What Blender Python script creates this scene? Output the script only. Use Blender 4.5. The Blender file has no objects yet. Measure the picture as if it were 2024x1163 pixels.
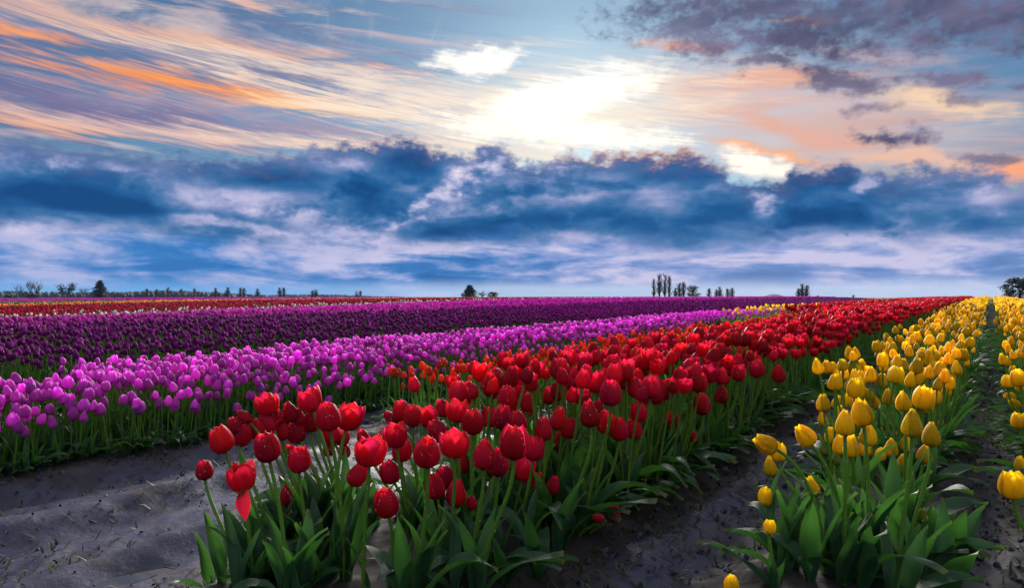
import bpy, bmesh, math, random
import numpy as np
from mathutils import Vector, Matrix, Euler, Quaternion

# ---------------------------------------------------------------- camera, sky, sun, exposure
R = math.radians
scene = bpy.context.scene
COL = scene.collection
PW, PH, FPX, HOR = 2024.0, 1163.0, 1349.0, 588.0     # photograph size, focal length in its pixels, horizon row
CAM_H = 0.75
cam_d = bpy.data.cameras.new('camera')
cam_d.sensor_width = 36.0
cam_d.lens = 36.0 * FPX / PW
cam_d.clip_start = 0.05
cam_d.clip_end = 20000.0
cam = bpy.data.objects.new('camera', cam_d)
COL.objects.link(cam)
cam.location = (0.0, 0.0, CAM_H)
cam.rotation_euler = (R(90.0) + math.atan((HOR - PH / 2) / FPX), 0.0, 0.0)
scene.camera = cam

SKY_STRENGTH = 0.39                 # the cloud colours are given as they show; the exposure below lifts them back
SUN_AZ, SUN_EL = 5.5, 16.5          # degrees right of the view axis, above the horizon
sun_d = bpy.data.lights.new('sun', 'SUN')
sun_d.energy = 3.0
sun_d.angle = R(28.0)
sun_d.color = (1.0, 0.93, 0.88)
sun = bpy.data.objects.new('sun', sun_d)
COL.objects.link(sun)
_sd = Vector((math.sin(R(SUN_AZ)) * math.cos(R(SUN_EL)), math.cos(R(SUN_AZ)) * math.cos(R(SUN_EL)), math.sin(R(SUN_EL))))
sun.rotation_euler = (-_sd).to_track_quat('-Z', 'Y').to_euler()
sun.location = (0, 0, 30)

vs = scene.view_settings
vs.view_transform = 'Standard'
vs.look = 'None'
vs.exposure = 1.37
vs.gamma = 1.0
vs.use_curve_mapping = False
scene.cycles.max_bounces = 5
scene.cycles.diffuse_bounces = 3
scene.cycles.glossy_bounces = 2
scene.cycles.transmission_bounces = 3
scene.cycles.use_adaptive_sampling = True
scene.cycles.adaptive_threshold = 0.015
scene.cycles.use_denoising = True
scene.cycles.caustics_reflective = False
scene.cycles.caustics_refractive = False


def s2l(h):
    """sRGB hex to a linear colour"""
    c = [int(h[i:i + 2], 16) / 255.0 for i in (0, 2, 4)]
    return tuple(v / 12.92 if v <= 0.04045 else ((v + 0.055) / 1.055) ** 2.4 for v in c)


class G:
    """a small expression builder over a node tree"""
    def __init__(self, nt):
        self.nt = nt

    def node(self, kind, **kw):
        n = self.nt.nodes.new(kind)
        for k, v in kw.items():
            setattr(n, k, v)
        return n

    def put(self, sock, v):
        if isinstance(v, S):
            self.nt.links.new(v.s, sock)
        elif isinstance(v, bpy.types.NodeSocket):
            self.nt.links.new(v, sock)
        elif v is not None:
            if sock.type == 'RGBA' and len(v) == 3:
                v = (*v, 1.0)
            sock.default_value = v

    def math(self, op, a, b=None, c=None):
        n = self.node('ShaderNodeMath', operation=op)
        self.put(n.inputs[0], a)
        if b is not None:
            self.put(n.inputs[1], b)
        if c is not None:
            self.put(n.inputs[2], c)
        return S(self, n.outputs[0])

    def xyz(self, x, y, z):
        n = self.node('ShaderNodeCombineXYZ')
        for i, v in enumerate((x, y, z)):
            self.put(n.inputs[i], v)
        return S(self, n.outputs[0])

    def noise(self, vec, scale, detail=4.0, rough=0.5, dist=0.0, color=False, lac=2.0):
        n = self.node('ShaderNodeTexNoise')
        self.put(n.inputs['Vector'], vec)
        n.inputs['Scale'].default_value = scale
        n.inputs['Detail'].default_value = detail
        n.inputs['Roughness'].default_value = rough
        n.inputs['Lacunarity'].default_value = lac
        n.inputs['Distortion'].default_value = dist
        return S(self, n.outputs['Color' if color else 'Fac'])

    def smooth(self, v, lo, hi, a=0.0, b=1.0):
        n = self.node('ShaderNodeMapRange', interpolation_type='SMOOTHSTEP')
        self.put(n.inputs['Value'], v)
        for k, x in (('From Min', lo), ('From Max', hi), ('To Min', a), ('To Max', b)):
            self.put(n.inputs[k], x)
        return S(self, n.outputs[0])

    def lin(self, v, lo, hi, a=0.0, b=1.0):
        n = self.node('ShaderNodeMapRange')
        n.clamp = True
        self.put(n.inputs['Value'], v)
        for k, x in (('From Min', lo), ('From Max', hi), ('To Min', a), ('To Max', b)):
            self.put(n.inputs[k], x)
        return S(self, n.outputs[0])

    def mix(self, f, a, b, mode='MIX'):
        n = self.node('ShaderNodeMix', data_type='RGBA', blend_type=mode)
        self.put(n.inputs[0], f)
        self.put(n.inputs[6], a)
        self.put(n.inputs[7], b)
        return S(self, n.outputs[2])

    def ramp(self, v, stops, interp='LINEAR'):
        n = self.node('ShaderNodeValToRGB')
        self.put(n.inputs[0], v)
        cr = n.color_ramp
        cr.interpolation = interp
        while len(cr.elements) < len(stops):
            cr.elements.new(0.5)
        for e, (p, c) in zip(cr.elements, stops):
            e.position = p
            e.color = (*c, 1.0)
        return S(self, n.outputs[0])

    def curve(self, v, pts):
        """v in 0..1 through a float curve"""
        n = self.node('ShaderNodeFloatCurve')
        self.put(n.inputs['Value'], v)
        c = n.mapping.curves[0]
        while len(c.points) < len(pts):
            c.points.new(0.5, 0.5)
        for q, (x, y) in zip(c.points, pts):
            q.location = (x, y)
        n.mapping.update()
        return S(self, n.outputs[0])


class S:
    def __init__(self, g, s):
        self.g, self.s = g, s
    def __add__(self, o): return self.g.math('ADD', self, o)
    __radd__ = __add__
    def __sub__(self, o): return self.g.math('SUBTRACT', self, o)
    def __rsub__(self, o): return self.g.math('SUBTRACT', o, self)
    def __mul__(self, o): return self.g.math('MULTIPLY', self, o)
    __rmul__ = __mul__
    def __truediv__(self, o): return self.g.math('DIVIDE', self, o)
    def __pow__(self, o): return self.g.math('POWER', self, o)
    def max(self, o): return self.g.math('MAXIMUM', self, o)
    def min(self, o): return self.g.math('MINIMUM', self, o)


def px_dir(px, py):
    """azimuth and elevation in degrees of a point of the photograph"""
    dx = px - PW / 2
    return math.degrees(math.atan2(dx, FPX)), math.degrees(math.atan2(HOR - py, math.hypot(FPX, dx)))


def build_world():
    w = bpy.data.worlds.new('World')
    scene.world = w
    w.use_nodes = True
    w.cycles.sampling_method = 'MANUAL'
    w.cycles.sample_map_resolution = 512
    nt = w.node_tree
    nt.nodes.clear()
    g = G(nt)
    tc = g.node('ShaderNodeTexCoord')
    sp = g.node('ShaderNodeSeparateXYZ')
    nt.links.new(tc.outputs['Generated'], sp.inputs[0])
    x, y, z = (S(g, sp.outputs[i]) for i in range(3))
    A = g.math('ARCTAN2', x, y) * 57.29578
    E = g.math('ARCSINE', z) * 57.29578
    h = g.math('SQRT', x * x + y * y).max(0.02)
    cx, cy = x / h, y / h

    # cylinder coordinates of the sky (no seam behind the camera); one unit is a radian
    cyl0 = g.xyz(cx, cy, E * (1 / 57.29578))
    sheared = {}

    def cyl(ks=1.0, sx=0.0, sy=0.0, sz=0.0, shear=0.0):
        src = cyl0
        if shear:
            if shear not in sheared:
                sheared[shear] = g.xyz(cx, cy, (E + A * shear) * (1 / 57.29578))
            src = sheared[shear]
        n = g.node('ShaderNodeMapping')
        g.put(n.inputs['Vector'], src)
        n.inputs['Location'].default_value = (sx, sy, sz)
        n.inputs['Scale'].default_value = (1, 1, ks)
        return S(g, n.outputs[0])

    sky = g.node('ShaderNodeTexSky', sky_type='NISHITA')
    sky.sun_disc = False
    sky.sun_elevation = R(SUN_EL)
    sky.sun_rotation = R(SUN_AZ)
    sky.dust_density = 0.6
    sky.ozone_density = 2.0
    clear = g.mix(1.0, S(g, sky.outputs[0]), (0.030, 0.047, 0.063), 'MULTIPLY')

    # shared noises
    warp = g.noise(cyl(1.6), 9.0, 3.0, 0.55, color=True)
    fine = g.noise(cyl(1.7), 30.0, 5.0, 0.60)         # cumulus texture
    puff = g.noise(cyl(1.5, 6.1, 2.2, 0.9), 75.0, 4.0, 0.62)
    big = g.noise(cyl(2.2, 3.1, 1.7, 0.4), 6.5, 4.0, 0.58, dist=0.3)
    # wind-drawn ice cloud: long streaks that fall towards the sun's side
    st1 = g.noise(cyl(9.0, 0.3, 2.0, 0.0, shear=0.04), 3.0, 6.0, 0.64, dist=0.75)
    st2 = g.noise(cyl(12.0, 5.3, 1.0, 0.8, shear=0.10), 3.6, 5.0, 0.64, dist=1.2)
    st3 = g.noise(cyl(16.0, 2.3, 6.0, 1.4, shear=0.15), 6.0, 5.0, 0.66, dist=1.9)
    low = g.noise(cyl(6.0, 1.3, 4.0, 2.1), 5.0, 5.0, 0.58, dist=0.5)
    P0 = g.xyz(A, E * -1.0, 0.0)

    ws = g.node('ShaderNodeSeparateColor')
    nt.links.new(warp.s, ws.inputs[0])
    wx, wz = S(g, ws.outputs[0]) * 5.0 - 2.5, S(g, ws.outputs[2]) * 2.6 - 1.3
    Aw, Ew = A + wx, E - wz
    PW1 = g.xyz(Aw, Ew * -1.0, 0.0)
    PW3 = g.xyz(A + wx * 0.4, wz * 0.4 - E, 0.0)
    PW5 = g.xyz(A + wx * 0.6, wz * 0.6 - E, 0.0)

    def dist_to(px, py, rx, ry, rot=0.0, P=None):
        """0 at the centre, 1 on an ellipse of radii rx, ry, given in the photograph's pixels"""
        a0, e0 = px_dir(px, py)
        a1, e1 = px_dir(px + 20 * math.cos(R(rot)), py + 20 * math.sin(R(rot)))
        rot = math.degrees(math.atan2(e0 - e1, a1 - a0))
        k = 57.29578 / FPX * math.cos(R(a0)) ** 1.5
        n = g.node('ShaderNodeMapping', vector_type='TEXTURE')
        g.put(n.inputs['Vector'], P or P0)
        n.inputs['Location'].default_value = (a0, -e0, 0)
        n.inputs['Rotation'].default_value = (0, 0, R(rot))
        n.inputs['Scale'].default_value = (rx * k, ry * k, 1)
        m = g.node('ShaderNodeVectorMath', operation='LENGTH')
        nt.links.new(n.outputs[0], m.inputs[0])
        return S(g, m.outputs['Value'])

    def patches(col, P, nz, lo, hi, items):
        for (px, py, rx, ry, rot, c, k) in items:
            m = g.smooth(dist_to(px, py, rx, ry, rot, P) + nz, hi, lo, 0.0, k)
            col = g.mix(m, col, s2l(c) if isinstance(c, str) else c)
        return col

    # ---- clear air, pale towards the horizon and white round the hidden sun
    col = clear
    veil = g.smooth(dist_to(1150, 225, 560, 180), 1.0, 0.1, 0.0, 0.45)
    col = g.mix(veil, col, s2l('d6d3da'))

    # broken high cloud goes on unseen overhead and behind, paled as front fill light
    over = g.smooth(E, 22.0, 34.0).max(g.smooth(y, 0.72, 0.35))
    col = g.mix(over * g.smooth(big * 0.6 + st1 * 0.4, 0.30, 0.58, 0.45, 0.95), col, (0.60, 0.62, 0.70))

    # ---- ice-cloud streaks above the bank
    up = g.smooth(E, 8.5, 12.0)
    lf = g.smooth(A, 6.0, -12.0)
    hi = g.smooth(E, 30.0, 18.0, 0.25, 1.0)
    warm = g.mix(g.smooth(big, 0.35, 0.65), s2l('f6e0d2'), s2l('c4a9b8'))
    col = g.mix(g.smooth(st1, 0.46, 0.62) * up * hi * (lf * 0.6 + 0.10), col, warm)
    col = g.mix(g.smooth(st2, 0.46, 0.72) * up * hi * lf * 0.5, col, s2l('746f93'))
    n2 = (0.5 - st2) * 3.0 + (0.5 - st3) * 2.6
    col = patches(col, PW1, n2, 0.0, 1.3, (
        (60, 205, 430, 62, 10, '6a6c96', 0.9), (330, 240, 420, 40, 9, '7d769f', 0.85), (60, 112, 330, 44, 9, '7b7a9b', 0.8),
        (560, 150, 300, 30, 9, '8a84a2', 0.75), (700, 262, 330, 26, 6, 'a892ab', 0.7), (430, 205, 400, 36, 9, 'b8a6ba', 0.55),
        (130, 40, 300, 30, 9, '8398b4', 0.6), (790, 215, 220, 26, 10, 'c4aeb6', 0.55)))
    n1 = (0.5 - st1) * 3.4 + (0.5 - st2) * 2.0 + (0.5 - st3) * 2.8
    col = patches(col, PW3, n1, -0.1, 1.5, (
        (180, 125, 260, 16, 8, 'f0b292', 0.75),
        (310, 160, 400, 27, 8, 'f79a5c', 0.95), (420, 178, 260, 15, 8, 'ff9440', 0.95), (640, 212, 270, 17, 7, 'ffc98c', 0.9),
        (330, 72, 350, 17, 10, 'f7bb98', 0.8), (600, 135, 320, 16, 9, 'f4dccb', 0.7), (30, 62, 140, 12, 12, 'ffa468', 0.9),
        (300, 262, 440, 18, 9, 'f3c9b8', 0.8), (60, 240, 220, 13, 9, 'f7ba97', 0.8), (720, 290, 320, 20, 3, 'ffe0c8', 0.8),
        (600, 180, 200, 16, 9, 'f6d9c2', 0.6),
        (860, 235, 320, 34, 8, 'fbeada', 0.8), (800, 180, 280, 20, 8, 'f3e0d3', 0.7), (480, 7, 60, 9, 15, 'eebfaa', 0.8)))
    # fine hooked wisps in the blue
    wisp = g.noise(cyl(0.8, 8.0, 2.0, 0.0, shear=-0.8), 14.0, 3.0, 0.62, dist=1.2)
    wm = g.smooth(dist_to(760, 90, 360, 120, 25), 1.0, 0.3)
    col = g.mix(g.smooth(wisp, 0.46, 0.85) * wm * 0.4, col, s2l('dfe0e2'))

    # ---- warm side of the sun
    pe = g.smooth(dist_to(1600, 245, 520, 150, 8, PW1) + (0.5 - st2) * 1.1, 1.05, 0.2, 0.0, 0.7)
    col = g.mix(pe, col, g.mix(g.smooth(st1, 0.40, 0.64), s2l('e2cdc9'), s2l('f0b79d')))
    n3 = (0.5 - st1) * 1.6 + (0.5 - fine) * 1.2 + (0.5 - st3) * 1.2
    col = patches(col, PW1, n3, 0.0, 1.3, (
        (1480, 165, 230, 22, -3, 'f2b094', 0.75), (1560, 255, 250, 16, 12, 'eab09c', 0.75), (1350, 92, 120, 16, -4, 'fba36c', 0.85),
        (1840, 210, 180, 24, 10, 'ffdcb5', 0.9), (1500, 290, 130, 12, 10, 'ffb27c', 0.9), (1840, 318, 200, 20, 4, 'f3c3a8', 0.85),
        (2000, 335, 60, 26, 0, 'ffa878', 0.9),  (1730, 105, 180, 22, 6, 'd6b6b8', 0.6), (1580, 40, 70, 9, -5, 'f0bfa4', 0.8),
        (1600, 205, 220, 14, 6, 'dcc0c0', 0.6)))

    # ---- the hidden sun's glare through thin cloud
    glow = g.smooth(dist_to(1090, 220, 360, 115, -6, PW1) + (0.5 - st1) * 1.6 + (0.5 - st3) * 1.4, 1.2, 0.0, 0.0, 0.92)
    col = g.mix(glow, col, (1.0, 0.87, 0.72))
    core = g.smooth(dist_to(1110, 198, 225, 56, -17, PW5) + (0.5 - fine) * 1.0 + (0.5 - st3) * 1.2, 1.15, 0.1)
    col = g.mix(core, col, (1.5, 1.38, 1.2))
    n4 = (0.5 - fine) * 1.4 + (0.5 - st3) * 1.0
    col = patches(col, PW1, n4, 0.3, 1.15, (
        (940, 118, 110, 28, -8, (1.3, 1.2, 1.06), 1.0), (1110, 262, 250, 36, 4, (1.3, 1.18, 1.0), 1.0), (1490, 318, 95, 32, 14, (1.25, 1.1, 0.92), 1.0)))

    # ---- dark broken clouds, upper side of the warm sky
    shade = g.mix(g.smooth(big, 0.35, 0.66), s2l('4f4f6d'), s2l('7b7695'))
    nd = (0.5 - fine) * 2.9 + (0.5 - puff) * 1.5
    dk = None
    for (px, py, rx, ry, rot, k) in ((1570, 78, 230, 42, 3, 0.95), (1370, 42, 160, 62, 8, 0.85), (1480, 18, 220, 44, 0, 0.9),
                 (1880, 18, 380, 76, 4, 0.95), (1700, 30, 260, 44, 5, 0.85),
                 (1520, 130, 70, 16, 5, 0.9), (1655, 155, 78, 26, 10, 0.95), (1700, 172, 40, 20, -20, 0.9),
                 (1850, 158, 85, 19, 0, 1.0), (1890, 205, 62, 18, 5, 0.8), (1700, 215, 50, 11, -5, 0.7),
                 (1765, 272, 72, 22, 6, 1.0), (1930, 310, 60, 12, 0, 0.8), (2015, 178, 20, 8, 0, 0.9)):
        m = g.smooth(dist_to(px, py, rx, ry, rot, PW1) + nd, 1.45, 0.15, 0.0, k)
        dk = m if dk is None else dk.max(m)
    col = g.mix(dk, col, shade)

    # ---- the blue cloud bank: its ragged top follows a curve, its base thins out
    pts = []
    for (px, py) in ((-150, 262), (0, 262), (200, 290), (420, 305), (560, 296), (640, 280), (700, 272), (790, 268), (880, 283), (925, 300), (975, 272), (1010, 300), (1060, 312), (1110, 300), (1200, 300),
                     (1300, 290), (1370, 292), (1430, 310), (1470, 348), (1530, 352), (1570, 315), (1640, 308), (1700, 318), (1760, 335), (1850, 325), (1930, 318), (2000, 350), (2200, 330)):
        a0, e0 = px_dir(px, py)
        pts.append(((a0 + 45.0) / 90.0, e0 / 20.0))
    top = g.curve((Aw + 45.0) / 90.0, [(0.0, pts[0][1])] + pts + [(1.0, pts[-1][1])]) * 20.0
    depth = top - E + (fine - 0.5) * 3.6 + (puff - 0.5) * 1.5 + (Ew - E) * -0.5        # degrees below the top edge
    bank = g.smooth(depth, -0.2, 1.1)
    lump = g.noise(cyl(2.4, 0.9, 0.2, 0.15), 6.0, 5.0, 0.52, dist=0.3)
    lump2 = g.noise(cyl(3.0, 2.9, 3.2, 1.15), 7.0, 5.0, 0.55, dist=0.35)
    mass = lump * 0.52 + lump2 * 0.24 + fine * 0.18 + puff * 0.06 + g.smooth(E, 6.4, 3.0, 0.0, 0.05)
    nm = (0.5 - lump2) * 2.2 + (0.5 - fine) * 1.6 + (0.5 - puff) * 0.8
    for (px, py, rx, ry, rot, k) in ((520, 345, 250, 45, 6, -0.10), (760, 345, 150, 40, -28, -0.09), (120, 385, 220, 42, 8, -0.10), (330, 425, 260, 30, 6, -0.07), (1330, 440, 250, 45, 2, -0.11),
                                     (1330, 330, 130, 36, 0, -0.07), (1630, 340, 110, 34, 0, -0.08), (1640, 440, 130, 36, 0, -0.09), (1930, 430, 190, 50, -10, -0.09), (900, 455, 160, 22, 0, -0.07),
                                     (850, 395, 120, 22, -35, 0.10), (1010, 350, 120, 26, -10, 0.06), (1505, 405, 30, 40, 0, 0.14), (420, 445, 170, 16, 4, 0.08), (740, 430, 200, 18, 4, 0.07), (1720, 365, 30, 24, 0, 0.14),
                                     (220, 330, 160, 22, 0, 0.05), (1090, 400, 100, 20, 0, 0.04)):
        mass = mass + g.smooth(dist_to(px, py, rx, ry, rot, PW1) + nm, 1.2, 0.1, 0.0, k)
    body = g.ramp(mass, ((0.38, s2l('0f4880')), (0.44, s2l('1f5c96')), (0.49, s2l('3f72a6')), (0.53, s2l('6f88ba')), (0.59, s2l('b8b8dc')), (0.67, s2l('e6ddec'))))
    rim = g.smooth(depth, 2.6, 0.2, 0.0, 0.6)
    body = g.mix(rim, body, s2l('626c99'))
    body = g.mix(g.smooth(y, 0.70, -0.30, 0.0, 0.75), body, g.mix(g.smooth(mass, 0.36, 0.60), s2l('8f9cc0'), s2l('dcd3dc')))  # unseen bank to the sides and behind, paled to add fill light
    # lower down: flat layers of lilac and blue, then the pale strip along the horizon
    flat = g.ramp(low * 0.58 + lump2 * 0.3 + fine * 0.12, ((0.41, s2l('1f64a8')), (0.46, s2l('3a7abf')), (0.51, s2l('869ed4')), (0.57, s2l('d2cdea'))))
    flat = g.mix(g.smooth(A, -8.0, 16.0, 0.0, 0.25), flat, s2l('b0b3db'))
    flat = g.mix(g.smooth(A, -6.0, -26.0, 0.0, 0.38), flat, s2l('3c84cc'))
    lower = g.smooth(E + (lump2 - 0.5) * 6.0, 5.6, 3.4)
    body = g.mix(lower, body, flat)
    hor = g.smooth(E + (low - 0.5) * 1.6, 1.6, 0.5, 0.0, 0.8)
    body = g.mix(hor, body, g.mix(g.smooth(A, -24.0, 4.0), s2l('62a9e6'), s2l('c6d6ee')))
    # gold on the bank's torn edge below the sun
    edge = g.smooth(depth, 1.5, 0.1) * g.smooth(dist_to(1280, 290, 330, 80), 1.0, 0.0, 0.0, 0.95)
    body = g.mix(edge, body, s2l('e0945c'))
    # below the horizon: dim earth, hidden by the ground sheet
    body = g.mix(g.smooth(E, 0.0, -2.0), body, (0.10, 0.12, 0.14))

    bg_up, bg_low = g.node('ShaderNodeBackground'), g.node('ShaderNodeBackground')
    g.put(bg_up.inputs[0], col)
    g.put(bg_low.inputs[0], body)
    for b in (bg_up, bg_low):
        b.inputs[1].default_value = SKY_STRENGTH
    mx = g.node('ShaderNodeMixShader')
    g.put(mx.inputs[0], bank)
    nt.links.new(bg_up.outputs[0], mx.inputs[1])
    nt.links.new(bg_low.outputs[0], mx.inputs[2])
    out = g.node('ShaderNodeOutputWorld')
    nt.links.new(mx.outputs[0], out.inputs[0])


build_world()

# ---------------------------------------------------------------- the lie of the land
TH = R(35.1)                       # the rows run 35 degrees to the right of the view
CT, ST_ = math.cos(TH), math.sin(TH)
rng = np.random.default_rng(7)
rnd = random.Random(11)


def uv_of(x, y):
    return CT * x - ST_ * y, ST_ * x + CT * y


def xy_of(u, v):
    return CT * u + ST_ * v, -ST_ * u + CT * v


_perm = np.random.default_rng(3).random((256, 256))


def vnoise(x, y):
    """value noise on numpy arrays, 0..1"""
    x = np.asarray(x, float); y = np.asarray(y, float)
    xi = np.floor(x).astype(int); yi = np.floor(y).astype(int)
    fx = x - xi; fy = y - yi
    fx = fx * fx * (3 - 2 * fx); fy = fy * fy * (3 - 2 * fy)
    p = lambda a, b: _perm[a & 255, b & 255]
    return (p(xi, yi) * (1 - fx) + p(xi + 1, yi) * fx) * (1 - fy) + (p(xi, yi + 1) * (1 - fx) + p(xi + 1, yi + 1) * fx) * fy


def fbm(x, y, n=4, g=0.5):
    s, a, t = 0.0, 1.0, 0.0
    for i in range(n):
        s = s + a * vnoise(x * 2 ** i + 17.3 * i, y * 2 ** i + 9.1 * i); t += a; a *= g
    return s / t


def land(u, v):
    """the broad rise of the field: up to a crest some fifty metres along the rows, then away"""
    u = np.asarray(u, float); v = np.asarray(v, float)
    up = np.where(v > 0, 0.42 * (1 - np.exp(-np.maximum(v, 0) / 26.0)), 0.016 * np.maximum(v, -60))
    d = np.maximum(v - 50.0, 0.0)
    down = np.minimum(0.0009 * d * d, 0.10 * d)
    up = up + np.interp(u, [-100, -29, -13.5, -10.5, -9.2, -7.6, -6.3, -5.0, -4.2, -3.4, -1.6, 0.7], [.05, .03, .06, .07, .05, -.05, -.165, -.13, -.07, -.05, 0, 0]) * np.clip(1.6 - v / 60, 0, 1)
    up = up - 0.11 * np.clip((v - 14) / 16, 0, 1) * np.clip(np.minimum(u + 6.2, -2.9 - u) / 0.6, 0, 1)
    up = up - 0.14 * np.clip((-8.3 - u) / 4.0, 0, 1) * np.clip(1 - (v - 4) / 14, 0, 1)
    return up - np.minimum(down, 0.55)


# beds across the rows: u from, u to; and where along the rows each one starts
BEDS = [(0.11, 0.66), (-0.52, -0.13), (-1.60, -0.93), (-2.92, -2.15), (-4.15, -3.32), (-5.35, -4.55), (-9.2, -6.3), (-13.5, -10.2)]
BED_V0 = [0.6, 1.35, 0.85, 2.6, -90, 1.9, -90, -90]


def bed_mask(u, v, soft=0.05, wide=0.02):
    u = np.asarray(u, float); v = np.asarray(v, float)
    bed = np.zeros_like(u)
    for (a, b), v0 in zip(BEDS, BED_V0):
        inside = np.minimum(np.minimum(u - a, b - u), v - v0)
        bed = np.maximum(bed, 1 / (1 + np.exp(-np.clip((inside + wide) / soft, -60, 60))))
    return bed


def ground_z(u, v):
    u = np.asarray(u, float); v = np.asarray(v, float)
    z = land(u, v)
    near = np.clip(1.3 - np.hypot(u + 2, v - 3) / 26.0, 0, 1)
    bed = bed_mask(u, v)
    uw = u + 0.10 * (fbm(u * 0.7, v * 0.35) - 0.5)
    rut = 0.030 * np.sin((uw + 3.42) * 2 * math.pi / 0.62 + 0.6) + 0.014 * np.sin((uw + 0.3) * 2 * math.pi / 0.27)
    lump = 0.085 * (fbm(u * 1.5 + 40, v * 1.1 + 3, 3) - 0.5) + 0.020 * (fbm(u * 7 + 5, v * 6 + 8, 3) - 0.5)
    lump = lump + 0.028 * (fbm(u * 4.2 + 15, v * 3.1 + 28, 3) - 0.5)
    crumb = 0.026 * (fbm(u * 19 + 3, v * 17 + 11, 3, 0.6) - 0.5)
    z = z + near * ((1 - bed) * (rut - 0.03 + lump) + bed * (0.035 + lump * 0.7) + crumb * (0.45 + 0.55 * np.clip(bed * (1.3 - bed) * 4, 0, 1)))
    return z


def gz(u, v):
    return float(ground_z(np.array([u]), np.array([v]))[0])


def px_xy(px, depth):
    return (px - PW / 2) / FPX * depth


def project(x, y, z):
    return PW / 2 + FPX * x / y, HOR - FPX * (z - CAM_H) / y


def tag(o, label=None, cat=None, group=None, kind=None):
    if label: o['label'] = label
    if cat: o['category'] = cat
    if group: o['group'] = group
    if kind: o['kind'] = kind
    return o


def mesh_from(name, verts, faces, mats=(), smooth=True, uvs=None, fmat=None):
    me = bpy.data.meshes.new(name)
    me.from_pydata([tuple(v) for v in verts], [], [tuple(f) for f in faces])
    for m in mats:
        me.materials.append(m)
    if fmat is not None:
        me.polygons.foreach_set('material_index', np.asarray(fmat, dtype=np.int32))
    if smooth:
        me.polygons.foreach_set('use_smooth', np.ones(len(me.polygons), dtype=bool))
    if uvs is not None:
        lay = me.uv_layers.new(name='UVMap')
        vi = np.empty(len(me.loops), dtype=np.int32)
        me.loops.foreach_get('vertex_index', vi)
        lay.data.foreach_set('uv', np.asarray(uvs, dtype=np.float32)[vi].ravel())
    me.update()
    return me


def add(name, me, parent=None, loc=None, rot=None, scl=None):
    o = bpy.data.objects.new(name, me)
    COL.objects.link(o)
    if parent: o.parent = parent
    if loc is not None: o.location = loc
    if rot is not None:
        if isinstance(rot, Quaternion):
            o.rotation_mode = 'QUATERNION'; o.rotation_quaternion = rot
        else:
            o.rotation_euler = rot
    if scl is not None: o.scale = (scl,) * 3 if isinstance(scl, (int, float)) else scl
    return o


# ---------------------------------------------------------------- materials
def new_mat(name):
    m = bpy.data.materials.new(name)
    m.use_nodes = True
    m.node_tree.nodes.clear()
    return m, G(m.node_tree)


def finish(g, shader):
    out = g.node('ShaderNodeOutputMaterial')
    g.nt.links.new(shader, out.inputs['Surface'])
    return out


def principled(g, **kw):
    n = g.node('ShaderNodeBsdfPrincipled')
    for k, v in kw.items():
        g.put(n.inputs[k.replace('_', ' ')], v)
    return n


def mix_shader(g, f, a, b):
    n = g.node('ShaderNodeMixShader')
    g.put(n.inputs[0], f)
    g.nt.links.new(a, n.inputs[1]); g.nt.links.new(b, n.inputs[2])
    return n.outputs[0]


def bump(g, h, strength, dist):
    n = g.node('ShaderNodeBump')
    n.inputs['Strength'].default_value = strength
    n.inputs['Distance'].default_value = dist
    g.put(n.inputs['Height'], h)
    return n.outputs[0]


def petal_mat(name, low, mid, edge, trans=0.6, rough=0.5, spec=0.18, dust=0.30):  # dust: strength of the painted dew sheen
    """low: near the stem, mid: the blade, edge: the rim and tip"""
    m, g = new_mat(name)
    uv = g.node('ShaderNodeUVMap')
    sp = g.node('ShaderNodeSeparateXYZ')
    g.nt.links.new(uv.outputs[0], sp.inputs[0])
    t, s = S(g, sp.outputs[0]), S(g, sp.outputs[1])
    info = g.node('ShaderNodeObjectInfo')
    rv = S(g, info.outputs['Random'])
    vein = g.noise(g.xyz(t * 9.0, s * 1.3, rv * 40.0), 3.0, 3.0, 0.6)
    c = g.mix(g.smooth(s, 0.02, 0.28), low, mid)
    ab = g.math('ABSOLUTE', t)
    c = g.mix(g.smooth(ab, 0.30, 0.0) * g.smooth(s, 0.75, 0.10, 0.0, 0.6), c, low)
    dewsheen = g.noise(g.xyz(t * 5.0, s * 7.0, rv * 60.0), 9.0, 3.0, 0.7)
    c = g.mix(g.smooth(dewsheen, 0.50, 0.74, 0.0, dust), c, tuple(0.55 * x + 0.33 for x in mid))  # pale speckle paints the sheen of fine dew into the petal
    rim = g.smooth(ab + s * s * 0.25, 0.72, 1.15)
    c = g.mix(rim * 0.7, c, edge)
    c = g.mix(g.lin(vein, 0.3, 0.7, 0.0, 0.35), c, tuple(x * 0.6 for x in mid))
    hs = g.node('ShaderNodeHueSaturation')
    g.put(hs.inputs['Hue'], g.lin(rv, 0, 1, 0.490, 0.505))
    g.put(hs.inputs['Value'], g.lin(g.math('FRACT', rv * 7.31), 0, 1, 0.62, 1.20))
    g.put(hs.inputs['Color'], c)
    c = S(g, hs.outputs[0])
    nb = bump(g, vein, 0.25, 0.002)
    p = principled(g, Base_Color=c, Roughness=rough, Specular_IOR_Level=spec)
    g.nt.links.new(nb, p.inputs['Normal'])
    tr = g.node('ShaderNodeBsdfTranslucent')
    g.put(tr.inputs['Color'], g.mix(1.0, c, (1.5, 1.5, 1.5), 'MULTIPLY'))
    finish(g, mix_shader(g, trans, p.outputs[0], tr.outputs[0]))
    return m


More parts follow.
